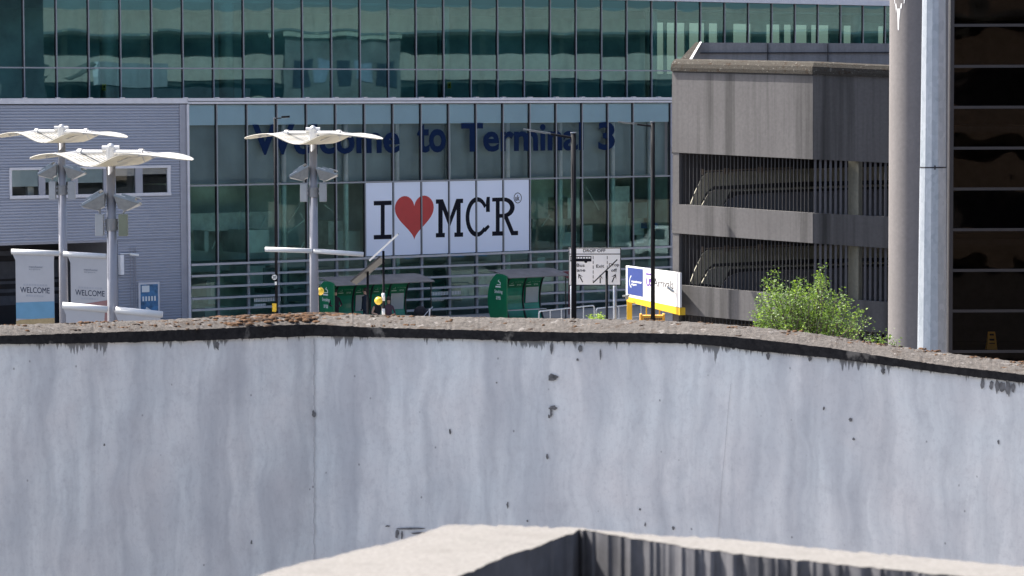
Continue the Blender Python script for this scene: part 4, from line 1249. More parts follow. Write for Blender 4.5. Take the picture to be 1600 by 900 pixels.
# ------------------------------------------------------------------ solar panels, belisha beacons
def solar_post(xp, yt, Y, a, b, depth, label, beacon=None):
    P = W(xp, yt, Y); root = thing('solar_post', label, 'solar panel', (P.x, P.y, 0), 'solar panels on black posts')
    g = MB(); g.tube((P.x, P.y, 0), (P.x, P.y, P.z), .045, n=10); g.build('post', M_BLKPOLE, root, True)
    A_ = W(*a, Y - .02); B_ = W(*b, Y - .02); U = (B_ - A_).normalized(); L_ = (B_ - A_).length
    nn = Vector((-U.z, 0, U.x)); 
    if nn.z < 0: nn = -nn
    V = Vector((.0, 1, 0)) if depth > 0 else Vector((0, 1, 0)); V = (V + Vector((0.0, 0, -.0))).normalized()
    tl = Vector((.22, .95, -.22)) if depth == -1 else Vector((0, 1, 0))
    g = MB(); g.obox(A_, U, tl, nn, 0, L_, -.35 if depth != -2 else -.1, .35 if depth != -2 else .1, .0, .05 if depth != -2 else .03); pa = g.build('panel', M_SOLARB if depth != -2 else M_BLKPOLE, root)
    if depth == -2: return root
    g = MB(); g.obox(A_, U, tl, nn, .03, L_ - .03, -.32, .32, .052, .056); g.build('solar_cells', M_SOLAR, pa)
    g = MB(); g.obox(A_, U, tl, nn, -.01, L_ + .01, -.37, -.353, -.005, .062); g.build('panel_frame', M_BARW if depth > 0 else (M_SOLARB if depth == -1 else M_BLKPOLE), pa)
    return root
solar_post(599, 392, 108, (579, 407), (623, 366.5), 1, 'upper solar panel, pale edged, before the banner, on the striped beacon post')
solar_post(574.5, 424, 109, (553, 443), (598, 405), -1, 'lower dark solar panel left of the striped beacon post')
solar_post(948, 423, 100, (927, 442.5), (965, 406), -2, 'thin solar panel crossing the drop off sign')
s = F / 107.5
for xg, yg, xp, lab in ((591.5, 470, 599, 'yellow globe beacon with its striped post in front of the shelter'), (500, 455, 497, 'yellow globe beacon half behind the right canopy lamp pole')):
    c = W(xg, yg, 107.5)
    root = thing('belisha_beacon', lab, 'beacon', (W(xp, yg, 107.5).x, 107.5, 0), 'yellow crossing beacons')
    g = MB(); g.ball(c, 6.4 / s, 18); g.build('globe', M_GLOBE, root, True)
    px_ = W(xp, yg, 107.5).x
    g = MB(); g.tube((px_, 107.5, 0), (px_, 107.5, c.z + .25), .055, n=12); g.build('post', M_BLKPOLE, root, True)
    g = MB()
    for ya, yb in ((458, 470), (482, 494), (506, 518)):
        if xp < 550: ya += 30; yb += 30
        g.tube((px_, 107.5, W(xp, yb, 107.5).z), (px_, 107.5, W(xp, ya, 107.5).z), .06, n=12)
    g.build('stripe', M_STRIPW, root, True)
    g = MB(); g.tube((px_, 107.5, c.z - .1), (c.x, 107.5, c.z - .12), .03, n=8); g.build('globe_bracket', M_BLKPOLE, root)

# ------------------------------------------------------------------ drop off sign
YS = 110; s = F / YS
def SPt(x, y, o=0): return W(x, y, YS - o)
DS = thing('drop_off_sign', 'pale drop off lane sign with bus, exit and arrows', 'sign', (SPt(930, 400).x, YS, 0))
g = MB(); g.prism([SPt(888.5, 387), SPt(970, 387), SPt(970, 446), SPt(888.5, 446)], (0, .04, 0)); pn = g.build('sign_board', M_SIGNW, DS)
for x in (894, 961):
    g = MB(); p = SPt(x, 445); g.tube((p.x, YS + .12, 0), (p.x, YS + .12, p.z + .9), .075, n=12); g.build('post', M_STEEL, DS, True)
g = MB()
def sq(xa, xb, ya, yb, o=.008): g.prism([SPt(xa, ya, o), SPt(xb, ya, o), SPt(xb, yb, o), SPt(xa, yb, o)], (0, .004, 0))
for q in ((888.5, 970, 387, 388.2), (888.5, 970, 445, 446.2), (888.5, 889.6, 387, 446), (969, 970.2, 387, 446)): sq(*q)
g.build('border', M_BLACK, pn)
g = MB(); sq(889, 970, 396.4, 397.6)
for xx in (926.8, 948.8):
    y = 400
    while y < 440: sq(xx - .45, xx + .45, y, y + 5); y += 7.5
# bus
sq(891, 924, 400.2, 408.6); sq(913, 916.5, 407, 410)
for xx in (896, 915.5):
    g.prism([SPt(xx + 2.2 * math.cos(a * .5), 408.8 + 2.2 * math.sin(a * .5), .009) for a in range(12)], (0, .004, 0))
# arrows
def arrow(x0_, y0_, x1_, y1_, w_=1.6):
    dx, dy = x1_ - x0_, y1_ - y0_; L_ = math.hypot(dx, dy); ux, uy = dx / L_, dy / L_; px_, py_ = -uy, ux
    hx, hy = x1_ - ux * 5, y1_ - uy * 5
    P_ = lambda x, y: SPt(x, y, .010)
    g.prism([P_(x0_ + px_ * w_ / 2, y0_ + py_ * w_ / 2), P_(x0_ - px_ * w_ / 2, y0_ - py_ * w_ / 2), P_(hx - px_ * w_ / 2, hy - py_ * w_ / 2), P_(hx + px_ * w_ / 2, hy + py_ * w_ / 2)], (0, .004, 0))
    P_ = lambda x, y: SPt(x, y, .012)
    g.prism([P_(x1_, y1_), P_(hx + px_ * 4.2 - ux * 2.2, hy + py_ * 4.2 - uy * 2.2), P_(hx + ux * 1.5, hy + uy * 1.5), P_(hx - px_ * 4.2 - ux * 2.2, hy - py_ * 4.2 - uy * 2.2)], (0, .004, 0))
arrow(910.5, 441, 903.8, 428); arrow(937.8, 442.5, 937.8, 429); arrow(956.2, 441, 962, 428)
for t_, xa, xb, yb, hh in (('DROP OFF', 911, 946, 394.2, 5), ('Bus', 901, 913.5, 417, 5), ('lane', 899.5, 914.5, 424.5, 5), ('Exit', 931.5, 944, 418.3, 4.8), ('Drop', 951.5, 967.5, 417.5, 5), ('off', 955, 964, 424.8, 5)):
    put_text(g, t_, SPt(xa, yb, .010), Vector((1, 0, 0)), UP, (xb - xa) / s, (hh + (1.3 if t_ in ('Drop',) else 0)) / s, .012)
g.build('lettering', M_BLACK, pn)
g = MB()
for k in range(6): 
    xx = 898 + k * 4.3; sq(xx, xx + 3.2, 401.6, 404, .012)
sq(891.8, 895, 401.6, 406, .012); g.build('bus_windows', M_SIGNW, pn)

# ------------------------------------------------------------------ arrivals billboard
AD = Vector((.35, -.937, 0)).normalized(); AN = Vector((-.937, -.35, 0)).normalized()
PA = W(978, 440, 108); PA.z = 0
AB = thing('arrivals_billboard', 'sunlit white arrivals billboard on yellow beam and posts', 'billboard', PA)
def BP(x, y, o=0): return PL(x, y, PA + AN * o, AN)
g = MB(); g.prism([BP(978, 415), BP(1062, 426), BP(1062, 480.5), BP(978, 463)], -AN * .08); bd_ = g.build('board', M_BILL, AB)
tA = BP(980.5, 440); 
g = MB(); g.prism([BP(980.5, 417.6, .004), BP(1004.5, 420.7, .004), BP(1004.5, 463.8, .004), BP(980.5, 459, .004)], AN * .004); bl = g.build('blue_panel', M_BLUE, bd_)
g = MB(); g.prism([BP(979, 463.5), BP(1062, 481), BP(1062, 492.5), BP(979, 471)], -AN * .22); g.build('beam', M_YEL, AB)
g = MB()
p = BP(983.5, 470, -.1); g.obox(Vector((p.x, p.y, 0)), Vector((1, 0, 0)), Vector((0, 1, 0)), UP, -.095, .095, -.095, .095, 0, p.z); g.build('post', M_YEL, AB)
for x, y in ((1010, 477), (1030.5, 481)):
    g = MB(); p = BP(x, y, -.1); g.obox(Vector((p.x, p.y, 0)), Vector((1, 0, 0)), Vector((0, 1, 0)), UP, -.025, .025, -.025, .025, 0, p.z); g.build('post', M_YEL, AB)
g = MB()
def btext(s_, xa, xb, yb, hpx, bold=.0, o=.010):
    A_ = BP(xa, yb, o); B_ = BP(xb, yb, o); tlen = (Vector((B_.x, B_.y, 0)) - Vector((A_.x, A_.y, 0))).length
    put_text(g, s_, A_, AD, UP, tlen, hpx / (F / A_.y), bold)
btext('manchester', 986.5, 1002.8, 441, 3.6, .04); btext('airport', 986.5, 994.5, 446.5, 4.4, .04)
for i in range(10):
    a0 = R(100 + i * 16); a1 = R(100 + (i + 1) * 16)
    f_ = lambda a, r: BP(987 + 3.6 * r * math.cos(a), 440 + 10 * r * math.sin(a), .010)
    g.prism([f_(a0, 1), f_(a1, 1), f_(a1, .82), f_(a0, .82)], AN * .002)
g.build('logo', M_TXT, bl)
g = MB(); btext('US', 1009.5, 1019, 446.5, 12.5, .03)
g.prism([BP(1009, 426.5, .006), BP(1020, 428, .006), BP(1020, 430.5, .006), BP(1009, 429, .006)], AN * .002)
g.build('purple_lettering', M_PURP, bd_)
g = MB(); btext('Arrivals', 1021, 1052, 447, 13, .0); g.build('lettering', plain('lettering_dark_grey', (.07, .07, .08), .8), bd_)
g = MB(); p = W(979.5, 462, 107.3)
g.obox(p, Vector((1, 0, .1)), Vector((0, 1, 0)), UP, -.16, .10, -.1, .1, -.03, .03); g.obox(p, Vector((1, 0, 0)), Vector((0, 1, 0)), UP, -.06, .06, -.08, .08, -.14, -.035)
g.build('floodlight', M_LAMP, AB)
# camera under the board's right end
g = MB(); p = BP(1043, 449, .25); g.tube(p, p + Vector((.22, -.1, -.16)), .05, n=8); g.tube(p + Vector((.1, 0, .02)), BP(1050, 450, 0), .02, n=6); g.build('camera', M_LAMP, AB)
YB = 104
g = MB(); a = W(1001, 493, YB); b = W(1038, 493, YB)
bb_ = thing('yellow_barrier', 'low orange yellow plastic barrier under the arrivals billboard', 'barrier', ((a.x + b.x) / 2, YB, 0))
g.box(a.x, b.x, YB, YB + .35, .25, a.z, 0)
g.box(a.x - .02, a.x + .05, YB - .02, YB + .4, 0, a.z + .05); g.box(b.x - .05, b.x + .02, YB - .02, YB + .4, 0, a.z + .05)
g.build('barrier_body', M_ORY, bb_, bevel=.015)
g = MB(); bars_text(g, Vector((a.x, YB, a.z)), Vector((1, 0, 0)), UP, .12, .16, .26, .07, 4); bars_text(g, Vector((a.x, YB, a.z)), Vector((1, 0, 0)), UP, .52, .16, .26, .07, 4); g.build('print', M_BARK, bb_)

# ------------------------------------------------------------------ guard rails
def guard(xa, xb, ya, yb, Ya, Yb, nposts, label):
    A_ = W(xa, ya, Ya); B_ = W(xb, yb, Yb); root = thing('guard_rail', label, 'railing', ((A_.x + B_.x) / 2, (A_.y + B_.y) / 2, 0), 'steel railings at the kerb')
    B_.z = A_.z
    U = (B_ - A_).normalized()
    g = MB(); pts = [Vector((A_.x, A_.y, 0)), A_ - UP * .12, A_ + U * .04 - UP * .04, A_ + U * .12, B_ - U * .12, B_ - U * .04 - UP * .04, B_ - UP * .12, Vector((B_.x, B_.y, 0))]
    g.path(pts, .028, 8); g.build('hoop', M_STEEL, root)
    for k in range(1, nposts): 
        p = A_.lerp(B_, k / nposts); g = MB(); g.tube((p.x, p.y, 0), (p.x, p.y, p.z), .022, n=6); g.build('post', M_STEEL, root)
    g = MB(); q = UP * .55; g.tube(A_ - q, B_ - q, .02, n=6); g.build('mid_rail', M_STEEL, root)
guard(842, 928.5, 486.5, 481.5, 121, 124.5, 5, 'steel hoop railing left of the gap, behind the thick lamp post')
guard(931.5, 1052, 482, 474.5, 124.6, 129.5, 7, 'steel hoop railing right of the gap, behind the arrivals billboard')
# dark low wall behind the rails
# ------------------------------------------------------------------ smoking shelters
def shelter(xs0, off, npan, pw, label, posters):
    t0 = fac(xs0, 480, off)[0]
    root = thing('smoking_shelter', label, 'shelter', FP(t0 + npan * pw / 2, PAVZ, off), 'green smoking shelters')
    zb = PAVZ; dep = 1.25; HT = 2.12
    # curved back: offset from the plane as a function of height
    def cur(z): 
        k = z / HT
        return -.28 * math.sin(math.pi * min(1, k * 1.05)) + .10 * k * k + (.35 * max(0, (k - .8) / .2) ** 2)
    zs = [HT * i / 12 for i in range(13)]
    g = MB()
    poly = [FP(t0, zb + z, off + cur(z)) for z in zs] + [FP(t0, zb + HT, off + dep * .75), FP(t0, zb + HT * .97, off + dep), FP(t0, zb, off + dep)]
    g.prism(poly, d * .05); sp = g.build('side_panel', M_GREEN, root)
    g = MB()
    put_text(g, 'Smoking', FP(t0 - .004, zb + 1.22, off + .30), n, UP, .62, .20, .01); put_text(g, 'area', FP(t0 - .004, zb + .98, off + .42), n, UP, .36, .15, .01)
    g.obox(FP(t0 - .004, zb + 1.52, off + .38), n, d, UP, 0, .40, -.002, 0, 0, .06)
    g.path([FP(t0 - .004, zb + 1.64, off + .50), FP(t0 - .004, zb + 1.64, off + .76), FP(t0 - .004, zb + 1.74, off + .76), FP(t0 - .004, zb + 1.80, off + .60), FP(t0 - .004, zb + 1.86, off + .66)], .018, 5)
    g.build('lettering', M_TXT, sp)
    for k in range(npan):
        a = t0 + .06 + k * pw; b = a + pw - .06
        g = MB()
        zz = [z for z in zs if z <= HT * .93]
        for p, q in zip(zz, zz[1:]):
            g.face([FP(a, zb + p, off + cur(p)), FP(b, zb + p, off + cur(p)), FP(b, zb + q, off + cur(q)), FP(a, zb + q, off + cur(q))], 0 if p < 1.35 else 1)
        bp = g.build('back_panel', [M_GREEN2, M_GREEN], root, True)
        g = MB(); zl = 1.62; o_ = off + cur(zl) + .03
        put_text(g, 'Smoking', FP(a + .38, zb + zl + .02, o_), d, UP, .42, .10, .006); put_text(g, 'area', FP(a + .48, zb + zl - .11, o_), d, UP, .22, .07, .006)
        g.obox(FP(a + .06, zb + zl - .10, o_), d, n, UP, 0, .26, 0, .004, 0, .035); g.path([FP(a + .14, zb + zl, o_), FP(a + .27, zb + zl, o_), FP(a + .27, zb + zl + .06, o_), FP(a + .18, zb + zl + .1, o_), FP(a + .24, zb + zl + .14, o_)], .010, 4)
        g.build('lettering', M_TXTG, bp)
        if k in posters:
            g = MB(); g.prism([FP(a + .08, zb + .72, off + cur(.72) + .05), FP(b - .10, zb + .72, off + cur(.72) + .05), FP(b - .10, zb + 1.42, off + cur(1.42) + .05), FP(a + .08, zb + 1.42, off + cur(1.42) + .05)], n * .01); g.build('poster', M_POSTER, bp)
    for k in range(1, npan + 1):
        g = MB(); a = t0 + k * pw + .01
        for p, q in zip(zs, zs[1:]):
            o0, o1 = off + cur(p), off + cur(q)
            g.hexa([FP(a, zb + p, o0 - .03), FP(a + .05, zb + p, o0 - .03), FP(a + .05, zb + p, o0 + .06), FP(a, zb + p, o0 + .06), FP(a, zb + q, o1 - .03), FP(a + .05, zb + q, o1 - .03), FP(a + .05, zb + q, o1 + .06), FP(a, zb + q, o1 + .06)])
        g.build('rib', M_DKG, root)
    te = t0 + npan * pw + .55
    g = MB()
    pr = [(-.30, HT + .10), (.2, HT + .08), (dep * .7, HT - .05), (dep + .1, HT - .17)]
    for (o0, za), (o1, zc) in zip(pr, pr[1:]):
        g.hexa([FP(t0 + .06, zb + za, off + o0), FP(te, zb + za, off + o0), FP(te, zb + zc, off + o1), FP(t0 + .06, zb + zc, off + o1),
                FP(t0 + .06, zb + za + .03, off + o0), FP(te, zb + za + .03, off + o0), FP(te, zb + zc + .03, off + o1), FP(t0 + .06, zb + zc + .03, off + o1)])
    g.build('roof', M_ROOF, root)
    g = MB(); g.tube(FP(te - .1, 0, off + dep - .05), FP(te - .1, zb + HT - .1, off + dep - .05), .03, n=8); g.build('post', M_DKG, root)
    g = MB(); g.obox(FP(t0 + .3, zb + .45, off + .35), d, n, UP, 0, npan * pw - .5, 0, .28, 0, .04)
    for q in (.2, npan * pw - .8): g.tube(FP(t0 + .3 + q, zb, off + .45), FP(t0 + .3 + q, zb + .45, off + .45), .025, n=6)
    g.build('bench', M_STEEL, root)
    return root
shelter(498, 4.0, 5, .90, 'long green smoking shelter with people, behind the canopy lamp', (2, 4))
shelter(767, 4.0, 3, .93, 'short green smoking shelter with curved side panel, right of centre', (2,))
g = MB(); g.prism([fpx(870, 425, 3), fpx(893, 423, 3), fpx(893, 437, 3), fpx(884, 434, 3)], n * .05)
p_ = fpx(889, 430, 3); g.tube((p_.x, p_.y, 0), p_, .03, n=8)
tag(recentre(g.build('maroon_awning', M_MAROON)), 'maroon pointed awning beside the drop off sign', 'awning')

# ------------------------------------------------------------------ people
def skin_body(joints, edges, radii, loc, rot):
    me = bpy.data.meshes.new('sk'); me.from_pydata(joints, edges, []); ob = bpy.data.objects.new('sk', me); col.objects.link(ob)
    md = ob.modifiers.new('s', 'SKIN'); 
    for v, r in zip(me.skin_vertices[0].data, radii): v.radius = (r, r * .85) if not isinstance(r, tuple) else r
    me.skin_vertices[0].data[0].use_root = True
    ms = ob.modifiers.new('u', 'SUBSURF'); ms.levels = 2; ms.render_levels = 2
    dg = bpy.context.evaluated_depsgraph_get(); dg.update()
    out = bpy.data.meshes.new_from_object(ob.evaluated_get(dg))
    bpy.data.objects.remove(ob)
    for p in out.polygons: p.use_smooth = True
    return out
def person(loc, rotz, label, top, legs, armpose, lean=0.0, seat=False, hair=M_HAIR, bare=False):
    j = [(0, 0, .95), (0, 0, 1.15), (0, 0 - lean * .3, 1.38), (0, -lean * .5, 1.50), (0, -.02 - lean * .6, 1.58), (0, -.03 - lean * .65, 1.70),
         (.17, -lean * .3, 1.40), (-.17, -lean * .3, 1.40)]
    r = [(.15, .12), (.14, .11), (.15, .11), .055, .075, .09, .06, .06]
    e = [(0, 1), (1, 2), (2, 3), (3, 4), (4, 5), (2, 6), (2, 7)]
    for s_, ap in zip((1, -1), armpose):
        b = len(j); j += [(s_ * .22 + ap[0][0], ap[0][1] - lean * .3, ap[0][2]), (s_ * .18 + ap[1][0], ap[1][1] - lean * .3, ap[1][2]), (s_ * .17 + ap[1][0] * 1.25, ap[1][1] * 1.2 - .05 - lean * .3, ap[1][2] + .01)]
        r += [.045, .032, .035]; e += [(6 if s_ == 1 else 7, b), (b, b + 1), (b + 1, b + 2)]
    for s_ in (1, -1):
        b = len(j)
        if seat: j += [(s_ * .1, -.05, .92), (s_ * .12, -.45, .92), (s_ * .12, -.5, .50), (s_ * .12, -.62, .45)]
        else: j += [(s_ * .09, 0, .88), (s_ * .10, -.01, .50), (s_ * .11, .02, .08), (s_ * .12, -.14, .035)]
        r += [.085, .06, .042, .035]; e += [(0, b), (b, b + 1), (b + 1, b + 2), (b + 2, b + 3)]
    me = skin_body(j, e, r, None, None)
    ml = [M_SKIN, top, legs]
    for m_ in ml: me.materials.append(m_)
    for p in me.polygons:
        c = p.center
        if c.z > 1.53: p.material_index = 0
        elif (abs(c.x) > .16 and c.y < -.16 and c.z > .9) or (bare and abs(c.x) > .17): p.material_index = 0
        elif c.z > .93: p.material_index = 1
        else: p.material_index = 2
    if seat: me.transform(Matrix.Translation((0, 0, -.40)))
    dz = -.40 if seat else 0
    o = bpy.data.objects.new('person', me); col.objects.link(o); o.location = loc; o.rotation_euler.z = rotz
    tag(o, label, 'person')
    g = MB(); g.ball((0, .015 - lean * .65, 1.735 + dz), .105, 12, sq=(.95, 1.05, .95)); g.ball((0, .04 - lean * .65, 1.66 + dz), .09, 10)
    hm = g
    me2 = bpy.data.meshes.new('hair'); me2.from_pydata([tuple(v) for v in hm.v], [], hm.f); me2.materials.append(hair)
    for p in me2.polygons: p.use_smooth = True
    h_ = bpy.data.objects.new('hair', me2); col.objects.link(h_); h_.parent = o
    g = MB(); g.prism([(-.012, -.115 - lean * .65, 1.655 + dz), (.012, -.115 - lean * .65, 1.655 + dz), (0, -.10 - lean * .65, 1.70 + dz)], (0, -.02, -.005))
    me3 = bpy.data.meshes.new('nose'); me3.from_pydata([tuple(v) for v in g.v], [], g.f); me3.materials.append(M_SKIN)
    n_ = bpy.data.objects.new('nose', me3); col.objects.link(n_); n_.parent = o
    return o
def at_shelter(x, off):
    t = fac(x, 480, off)[0]; p = FP(t, PAVZ, off); return (p.x, p.y, PAVZ)
person(at_shelter(524, 5.0), R(20), 'person in black standing at the left end of the long green shelter', M_CLOTHK, M_CLOTHK, (((.06, -.05, 1.12), (-.10, -.24, 1.08)), ((-.06, -.05, 1.12), (.10, -.24, 1.08))))
person(at_shelter(571, 5.2), R(-60), 'person in navy standing with back to the shelter posters', M_CLOTHN, M_CLOTHN, (((.04, 0, 1.12), (.03, -.06, .86)), ((-.04, 0, 1.12), (-.03, -.06, .86))))
person(at_shelter(589, 5.6), R(35), 'person with bare arms seated beneath the yellow globe', M_CLOTHK, M_CLOTHK, (((.08, -.05, 1.15), (-.05, -.28, 1.10)), ((-.08, -.05, 1.15), (.05, -.28, 1.10))), lean=.1, seat=True, bare=True)
person(at_shelter(607, 5.6), R(10), 'person in plum top seated right of the striped beacon post', M_CLOTHP, M_CLOTHN, (((.06, -.03, 1.12), (-.03, -.25, 1.0)), ((-.06, -.03, 1.12), (.03, -.25, 1.0))), lean=.1, seat=True)
# bench for the seated pair
g = MB(); a = fac(583, 480, 5.75)[0]; b = fac(613, 480, 5.75)[0]
g.obox(FP(0, 0), d, n, UP, a, b, 5.45, 5.95, PAVZ + .38, PAVZ + .43)
for t in (a + .15, b - .15): g.obox(FP(t, 0), d, n, UP, -.03, .03, 5.5, 5.9, PAVZ, PAVZ + .379)
tag(recentre(g.build('bench', M_STEEL)), 'plain bench under the two seated people', 'bench')
# pushchair: dark hood, frame, white handle
PC = at_shelter(661, 5.8)
pc = thing('pushchair', 'dark pushchair with white handle right of the long shelter', 'pushchair', PC)
P_ = Vector(PC)
g = MB(); g.ball(P_ + Vector((-.12, 0, .72)), .28, 12, sq=(1, .8, .9)); g.ball(P_ + Vector((.12, 0, .66)), .22, 10, sq=(1.2, .8, .8)); g.build('hood', M_CLOTHK, pc, True)
g = MB(); g.obox(P_, Vector((1, 0, 0)), Vector((0, 1, 0)), UP, -.3, .3, -.2, .2, .4, .5); g.build('seat', M_CLOTHN, pc, bevel=.03)
g = MB(); g.path([P_ + Vector((-.3, .2, .12)), P_ + Vector((.22, .2, .75)), P_ + Vector((.42, .2, .92))], .02); g.path([P_ + Vector((.3, .2, .12)), P_ + Vector((-.2, .2, .5))], .02)
g.path([P_ + Vector((-.3, -.2, .12)), P_ + Vector((.22, -.2, .75)), P_ + Vector((.42, -.2, .92))], .02); g.build('frame', M_STEEL, pc)
g = MB(); g.path([P_ + Vector((.26, -.2, .30)), P_ + Vector((.30, -.2, .86))], .03); g.build('handle', M_STRIPW, pc)
for dx in (-.3, .3):
    for dy in (-.2, .2):
        g = MB(); g.tube(P_ + Vector((dx, dy - .015, .12)), P_ + Vector((dx, dy + .015, .12)), .12, n=14); g.build('wheel', M_TYRE, pc)

# ------------------------------------------------------------------ tree and shrubs
def leaf(g, c, s, rr, mi=0):
    a = rr.uniform(0, 6.28); t = rr.uniform(-1, 1)
    u = Vector((math.cos(a), math.sin(a), rr.uniform(-.6, .4))).normalized(); v = u.cross(Vector((rr.uniform(-1, 1), rr.uniform(-1, 1), rr.uniform(.0, 1)))).normalized()
    b = len(g.v)
    g.v += [c - u * s * .1, c + u * s * .45 + v * s * .34, c + u * s, c + u * s * .45 - v * s * .34]
    g.f.append((b, b + 1, b + 2, b + 3)); g.mi.append(mi)
rr = random.Random(21)
YT2 = 55
top_l = [(1174, 500), (1178, 482), (1186, 452), (1192, 436), (1200, 424), (1208, 420), (1216, 440), (1228, 444), (1240, 440), (1250, 430), (1258, 427), (1268, 438), (1277, 424), (1286, 411), (1292, 430), (1298, 446), (1306, 458), (1316, 444), (1320, 452), (1328, 470), (1340, 476), (1350, 482), (1358, 496), (1364, 512), (1368, 528)]
base = W(1265, 900, YT2); base.z = 0
TR = thing('birch_tree', 'young birch tree with fresh small leaves rising behind the parapet', 'tree', base)
g = MB(); tr = MB()
fork = W(1262, 640, YT2)
tr.tube(base, base.lerp(fork, .5) + Vector((.05, 0, 0)), .09, .07, n=8); tr.tube(base.lerp(fork, .5) + Vector((.05, 0, 0)), fork, .07, .05, n=8)
tips = []
for k in range(190):
    x = rr.uniform(1180, 1350) if k > 24 else top_l[1 + k % 23][0] + rr.uniform(-2, 2)
    yt = interp(top_l, x); y = yt + (rr.uniform(0, 4) if k <= 24 else abs(rr.gauss(0, 52)) + 4)
    Yd = YT2 + rr.gauss(0, .55); tips.append((W(x, y, Yd), k))
for tip, k in tips:
    st_ = fork + Vector((rr.uniform(-.15, .15), rr.uniform(-.15, .15), rr.uniform(-.2, .7)))
    mid = st_.lerp(tip, .55) + Vector((rr.uniform(-.15, .15), 0, rr.uniform(-.25, .05)))
    pts = [st_, st_.lerp(mid, .5) + Vector((0, 0, -.03)), mid, mid.lerp(tip, .5) + Vector((rr.uniform(-.04, .04), 0, .02)), tip]
    for i_, (a, b) in enumerate(zip(pts, pts[1:])): tr.tube(a, b, .022 * (1 - i_ * .22), .022 * (1 - (i_ + 1) * .22), n=4, caps=False)
    nl_ = int(rr.choice((30, 60, 80, 95)))
    for q in range(nl_):
        f_ = rr.random() ** .6
        p = mid.lerp(tip, f_) if f_ > .15 else st_.lerp(mid, .5 + rr.random() * .5)
        sp = .13 * (1.1 - f_ * .75)
        p = p + Vector((rr.gauss(0, sp), rr.gauss(0, sp), rr.gauss(0, sp * .8)))
        leaf(g, p, rr.uniform(.028, .06), rr, 0 if rr.random() < .8 else 1)
g.build('crown', [M_LEAF, M_LEAFY], TR); tr.build('trunk', M_BARK, TR, True)
def shrub(cx, cy, Y, rx, rz, nn, lab, ls, mt, name='shrub'):
    c = W(cx, cy, Y); root = thing(name, lab, 'shrub', (c.x, c.y, 0)); g = MB(); tr = MB(); rq = random.Random(int(cx))
    for k in range(9):
        tip = c + Vector((rq.uniform(-rx, rx), rq.uniform(-.3, .3), rq.uniform(-.2, 1) * rz)); tr.tube(Vector((c.x, c.y, 0)), tip, .02, .006, n=4)
        for q in range(nn // 9):
            p = tip + Vector((rq.gauss(0, rx * .3), rq.gauss(0, .15), rq.gauss(0, rz * .4) - rz * .3)); leaf(g, p, rq.uniform(.6, 1.2) * ls, rq)
    g.build('foliage', mt, root); tr.build('stem', M_BARK, root)
shrub(1380, 533, 60, .32, .22, 200, 'small leafy sprig at the foot of the concrete column', .055, M_LEAF)
shrub(931, 497, 100, .25, .12, 260, 'small yellow green bush peeping over the coping below the drop off sign', .07, M_LEAFY)

# ------------------------------------------------------------------ what the glass mirrors: a long car park, trees, vans to the right
def refl_building():
    rd = Vector((.907, -.41, 0)).normalized()
    c = FP(9, 0) + rd * 72
    ax = Vector((rd.y, -rd.x, 0))      # along its face
    root = thing('far_car_park', 'pale banded concrete car park mirrored in the terminal glass', 'building', c)
    top = z0 + 6.9
    for k in range(5):
        zt = top - 3.4 * k
        g = MB(); g.obox(c, ax, rd, UP, -110, 110, 0, .4, zt - c.z - 1.65, zt - c.z); g.build('parapet_band', M_FARW, root)
        g = MB(); g.obox(c, ax, rd, UP, -110, 110, .6, 16, zt - 2.0, zt - 1.8); g.build('floor_slab', M_CPKIN, root)
    for k in range(24):
        g = MB(); g.obox(c + ax * (-69 + k * 6), ax, rd, UP, -.3, .3, 5, 5.6, 0, top - 1.6); g.build('column', M_CPKIN, root)
    g = MB(); g.obox(c, ax, rd, UP, -110, 110, 16, 16.3, 0, top - 1.6); g.build('back_wall', M_CPDARK, root)
    return c, ax, rd
c_, ax_, rd_ = refl_building()
rq = random.Random(9)
def mirrored(x, dist):                 # where the line of sight to the upper glass at x goes on to
    q = PL(x, 60, P0 + n * UO, n); v = (q - CAM).normalized(); v = v - n * 2 * v.dot(n); pl_ = c_ - rd_ * dist
    k = (pl_ - q).dot(rd_) / v.dot(rd_); return q + v * k
for x0_, x1_, dist, hh, lab, mm in ((440, 626, 5, z0 + 4.6, 'dark brick stair block of the far car park mirrored in the glass', 'a'), (-40, 60, 9, z0 + 2.4, 'grey plant building mirrored at the left end of the glass', 'b')):
    a_, b_ = mirrored(x0_, dist), mirrored(x1_, dist); a_.z = b_.z = 0
    U_ = (b_ - a_).normalized(); root = thing('brick_block', lab, 'building', (a_ + b_) / 2)
    g = MB(); g.obox(a_, U_, rd_, UP, 0, (b_ - a_).length, 0, 4.5, 0, hh); g.build('wall', plain('dark_brick_' + mm, (.07, .065, .06), .8, var=.4, scale=.5), root)
    g = MB(); g.obox(a_, U_, rd_, UP, -.2, (b_ - a_).length + .2, -.2, 4.7, hh + .003, hh + .3); g.build('roof', M_CPKIN, root)
    for k in range(5):
        g = MB(); u_ = (b_ - a_).length * (.1 + .18 * k); g.obox(a_ - rd_ * .06, U_, rd_, UP, u_, u_ + 1.1, 0, .05, hh - 3.2 + (k % 2) * .5, hh - 1.6); g.build('window', M_BANDG if k % 2 else M_SOLAR, root)
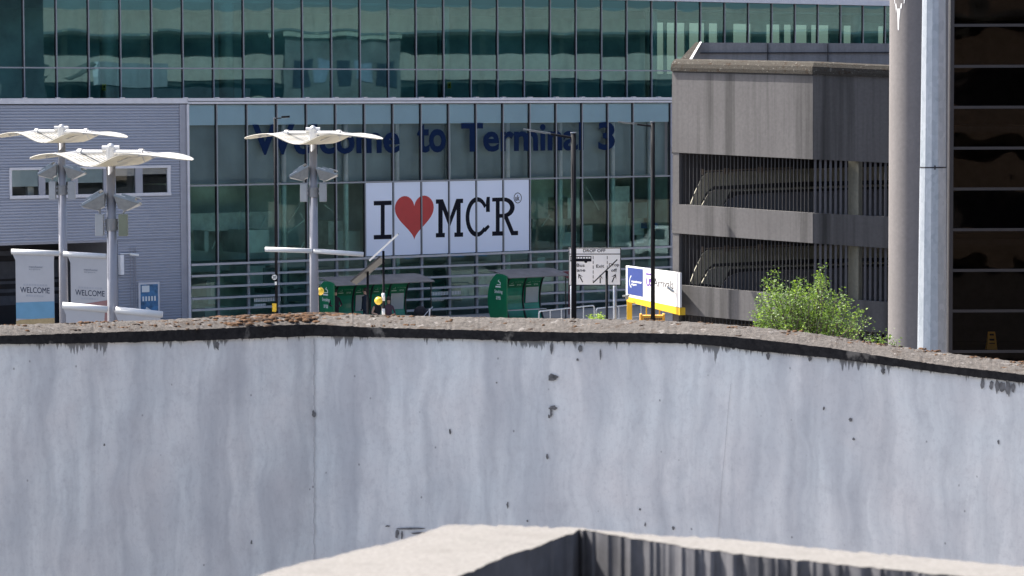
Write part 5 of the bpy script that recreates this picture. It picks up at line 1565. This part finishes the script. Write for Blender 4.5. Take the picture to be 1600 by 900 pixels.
for k in range(7):
    p = c_ - rd_ * rq.uniform(8, 20) + ax_ * (-34 + k * 11 + rq.uniform(-2, 2)); hgt = rq.uniform(4.5, 8)
    root = thing('street_tree', 'dark leafy tree mirrored in the terminal glass', 'tree', (p.x, p.y, 0), 'trees mirrored in the glass')
    g = MB(); g.tube((p.x, p.y, 0), (p.x, p.y, hgt * .6), .14, .07, n=7); g.build('trunk', M_BARK, root)
    g = MB()
    for q in range(11):
        cc = Vector((p.x, p.y, hgt * .62)) + Vector((rq.gauss(0, 1.1), rq.gauss(0, 1.1), rq.gauss(0, hgt * .14)))
        for s_ in range(60): leaf(g, cc + Vector((rq.gauss(0, .45), rq.gauss(0, .45), rq.gauss(0, .35))), rq.uniform(.22, .4), rq)
    g.build('crown', M_LEAFD if k % 3 else M_LEAF, root)
for k, (m_, lab) in enumerate(((M_VANW, 'white van mirrored in the terminal glass'), (M_VANB, 'blue van mirrored in the terminal glass'), (M_VANW, 'second white van mirrored in the terminal glass'))):
    p = c_ - rd_ * 24 + ax_ * (-18 + k * 14); root = thing('parked_van', lab, 'van', (p.x, p.y, 0), 'vans parked on the forecourt')
    g = MB(); g.prism([p + ax_ * u + UP * z for u, z in ((-2.5, .4), (2.5, .4), (2.5, 1.1), (1.7, 1.3), (1.1, 2.1), (-2.4, 2.15), (-2.5, 1.8))], rd_ * 1.9); g.build('body', m_, root, bevel=.06)
    g = MB(); g.prism([p + ax_ * u + UP * z - rd_ * .01 for u, z in ((.5, 1.35), (1.55, 1.35), (1.05, 1.95), (.5, 1.95))], -rd_ * .01); g.build('window', M_SOLAR, root)
    for u in (-1.6, 1.6):
        for q in (0, 1.75): g = MB(); g.tube(p + ax_ * u + rd_ * (q - .02) + UP * .34, p + ax_ * u + rd_ * (q + .2) + UP * .34, .34, n=16); g.build('wheel', M_TYRE, root)
# tan building behind the camera, mirrored in the dark tower
TB = thing('tan_building', 'tan stone office block behind the camera mirrored in dark glass', 'building', (34, -75, 0))
g = MB(); g.box(20, 60, -85, -75, 0, 11); g.build('wall', M_BROWN, TB)
for xa, xb, za, zb in ((42.6, 43.3, 0, 5.5), (44.3, 45.2, 2, 9), (41, 41.6, 6, 10), (46, 48, 0, 11)):
    g = MB(); g.box(xa, xb, -75, -74.6, za, zb); g.build('pilaster', M_TAN, TB)
for k in range(2):
    for r_ in range(3): g = MB(); g.box(21 + k * 6, 26 + k * 6, -74.99, -74.9, 2 + r_ * 3, 3.8 + r_ * 3); g.build('window', M_BROWN2, TB)
g = MB(); g.box(19.5, 60.5, -85.5, -74.5, 11.01, 11.4); g.build('roof', M_DECK, TB)
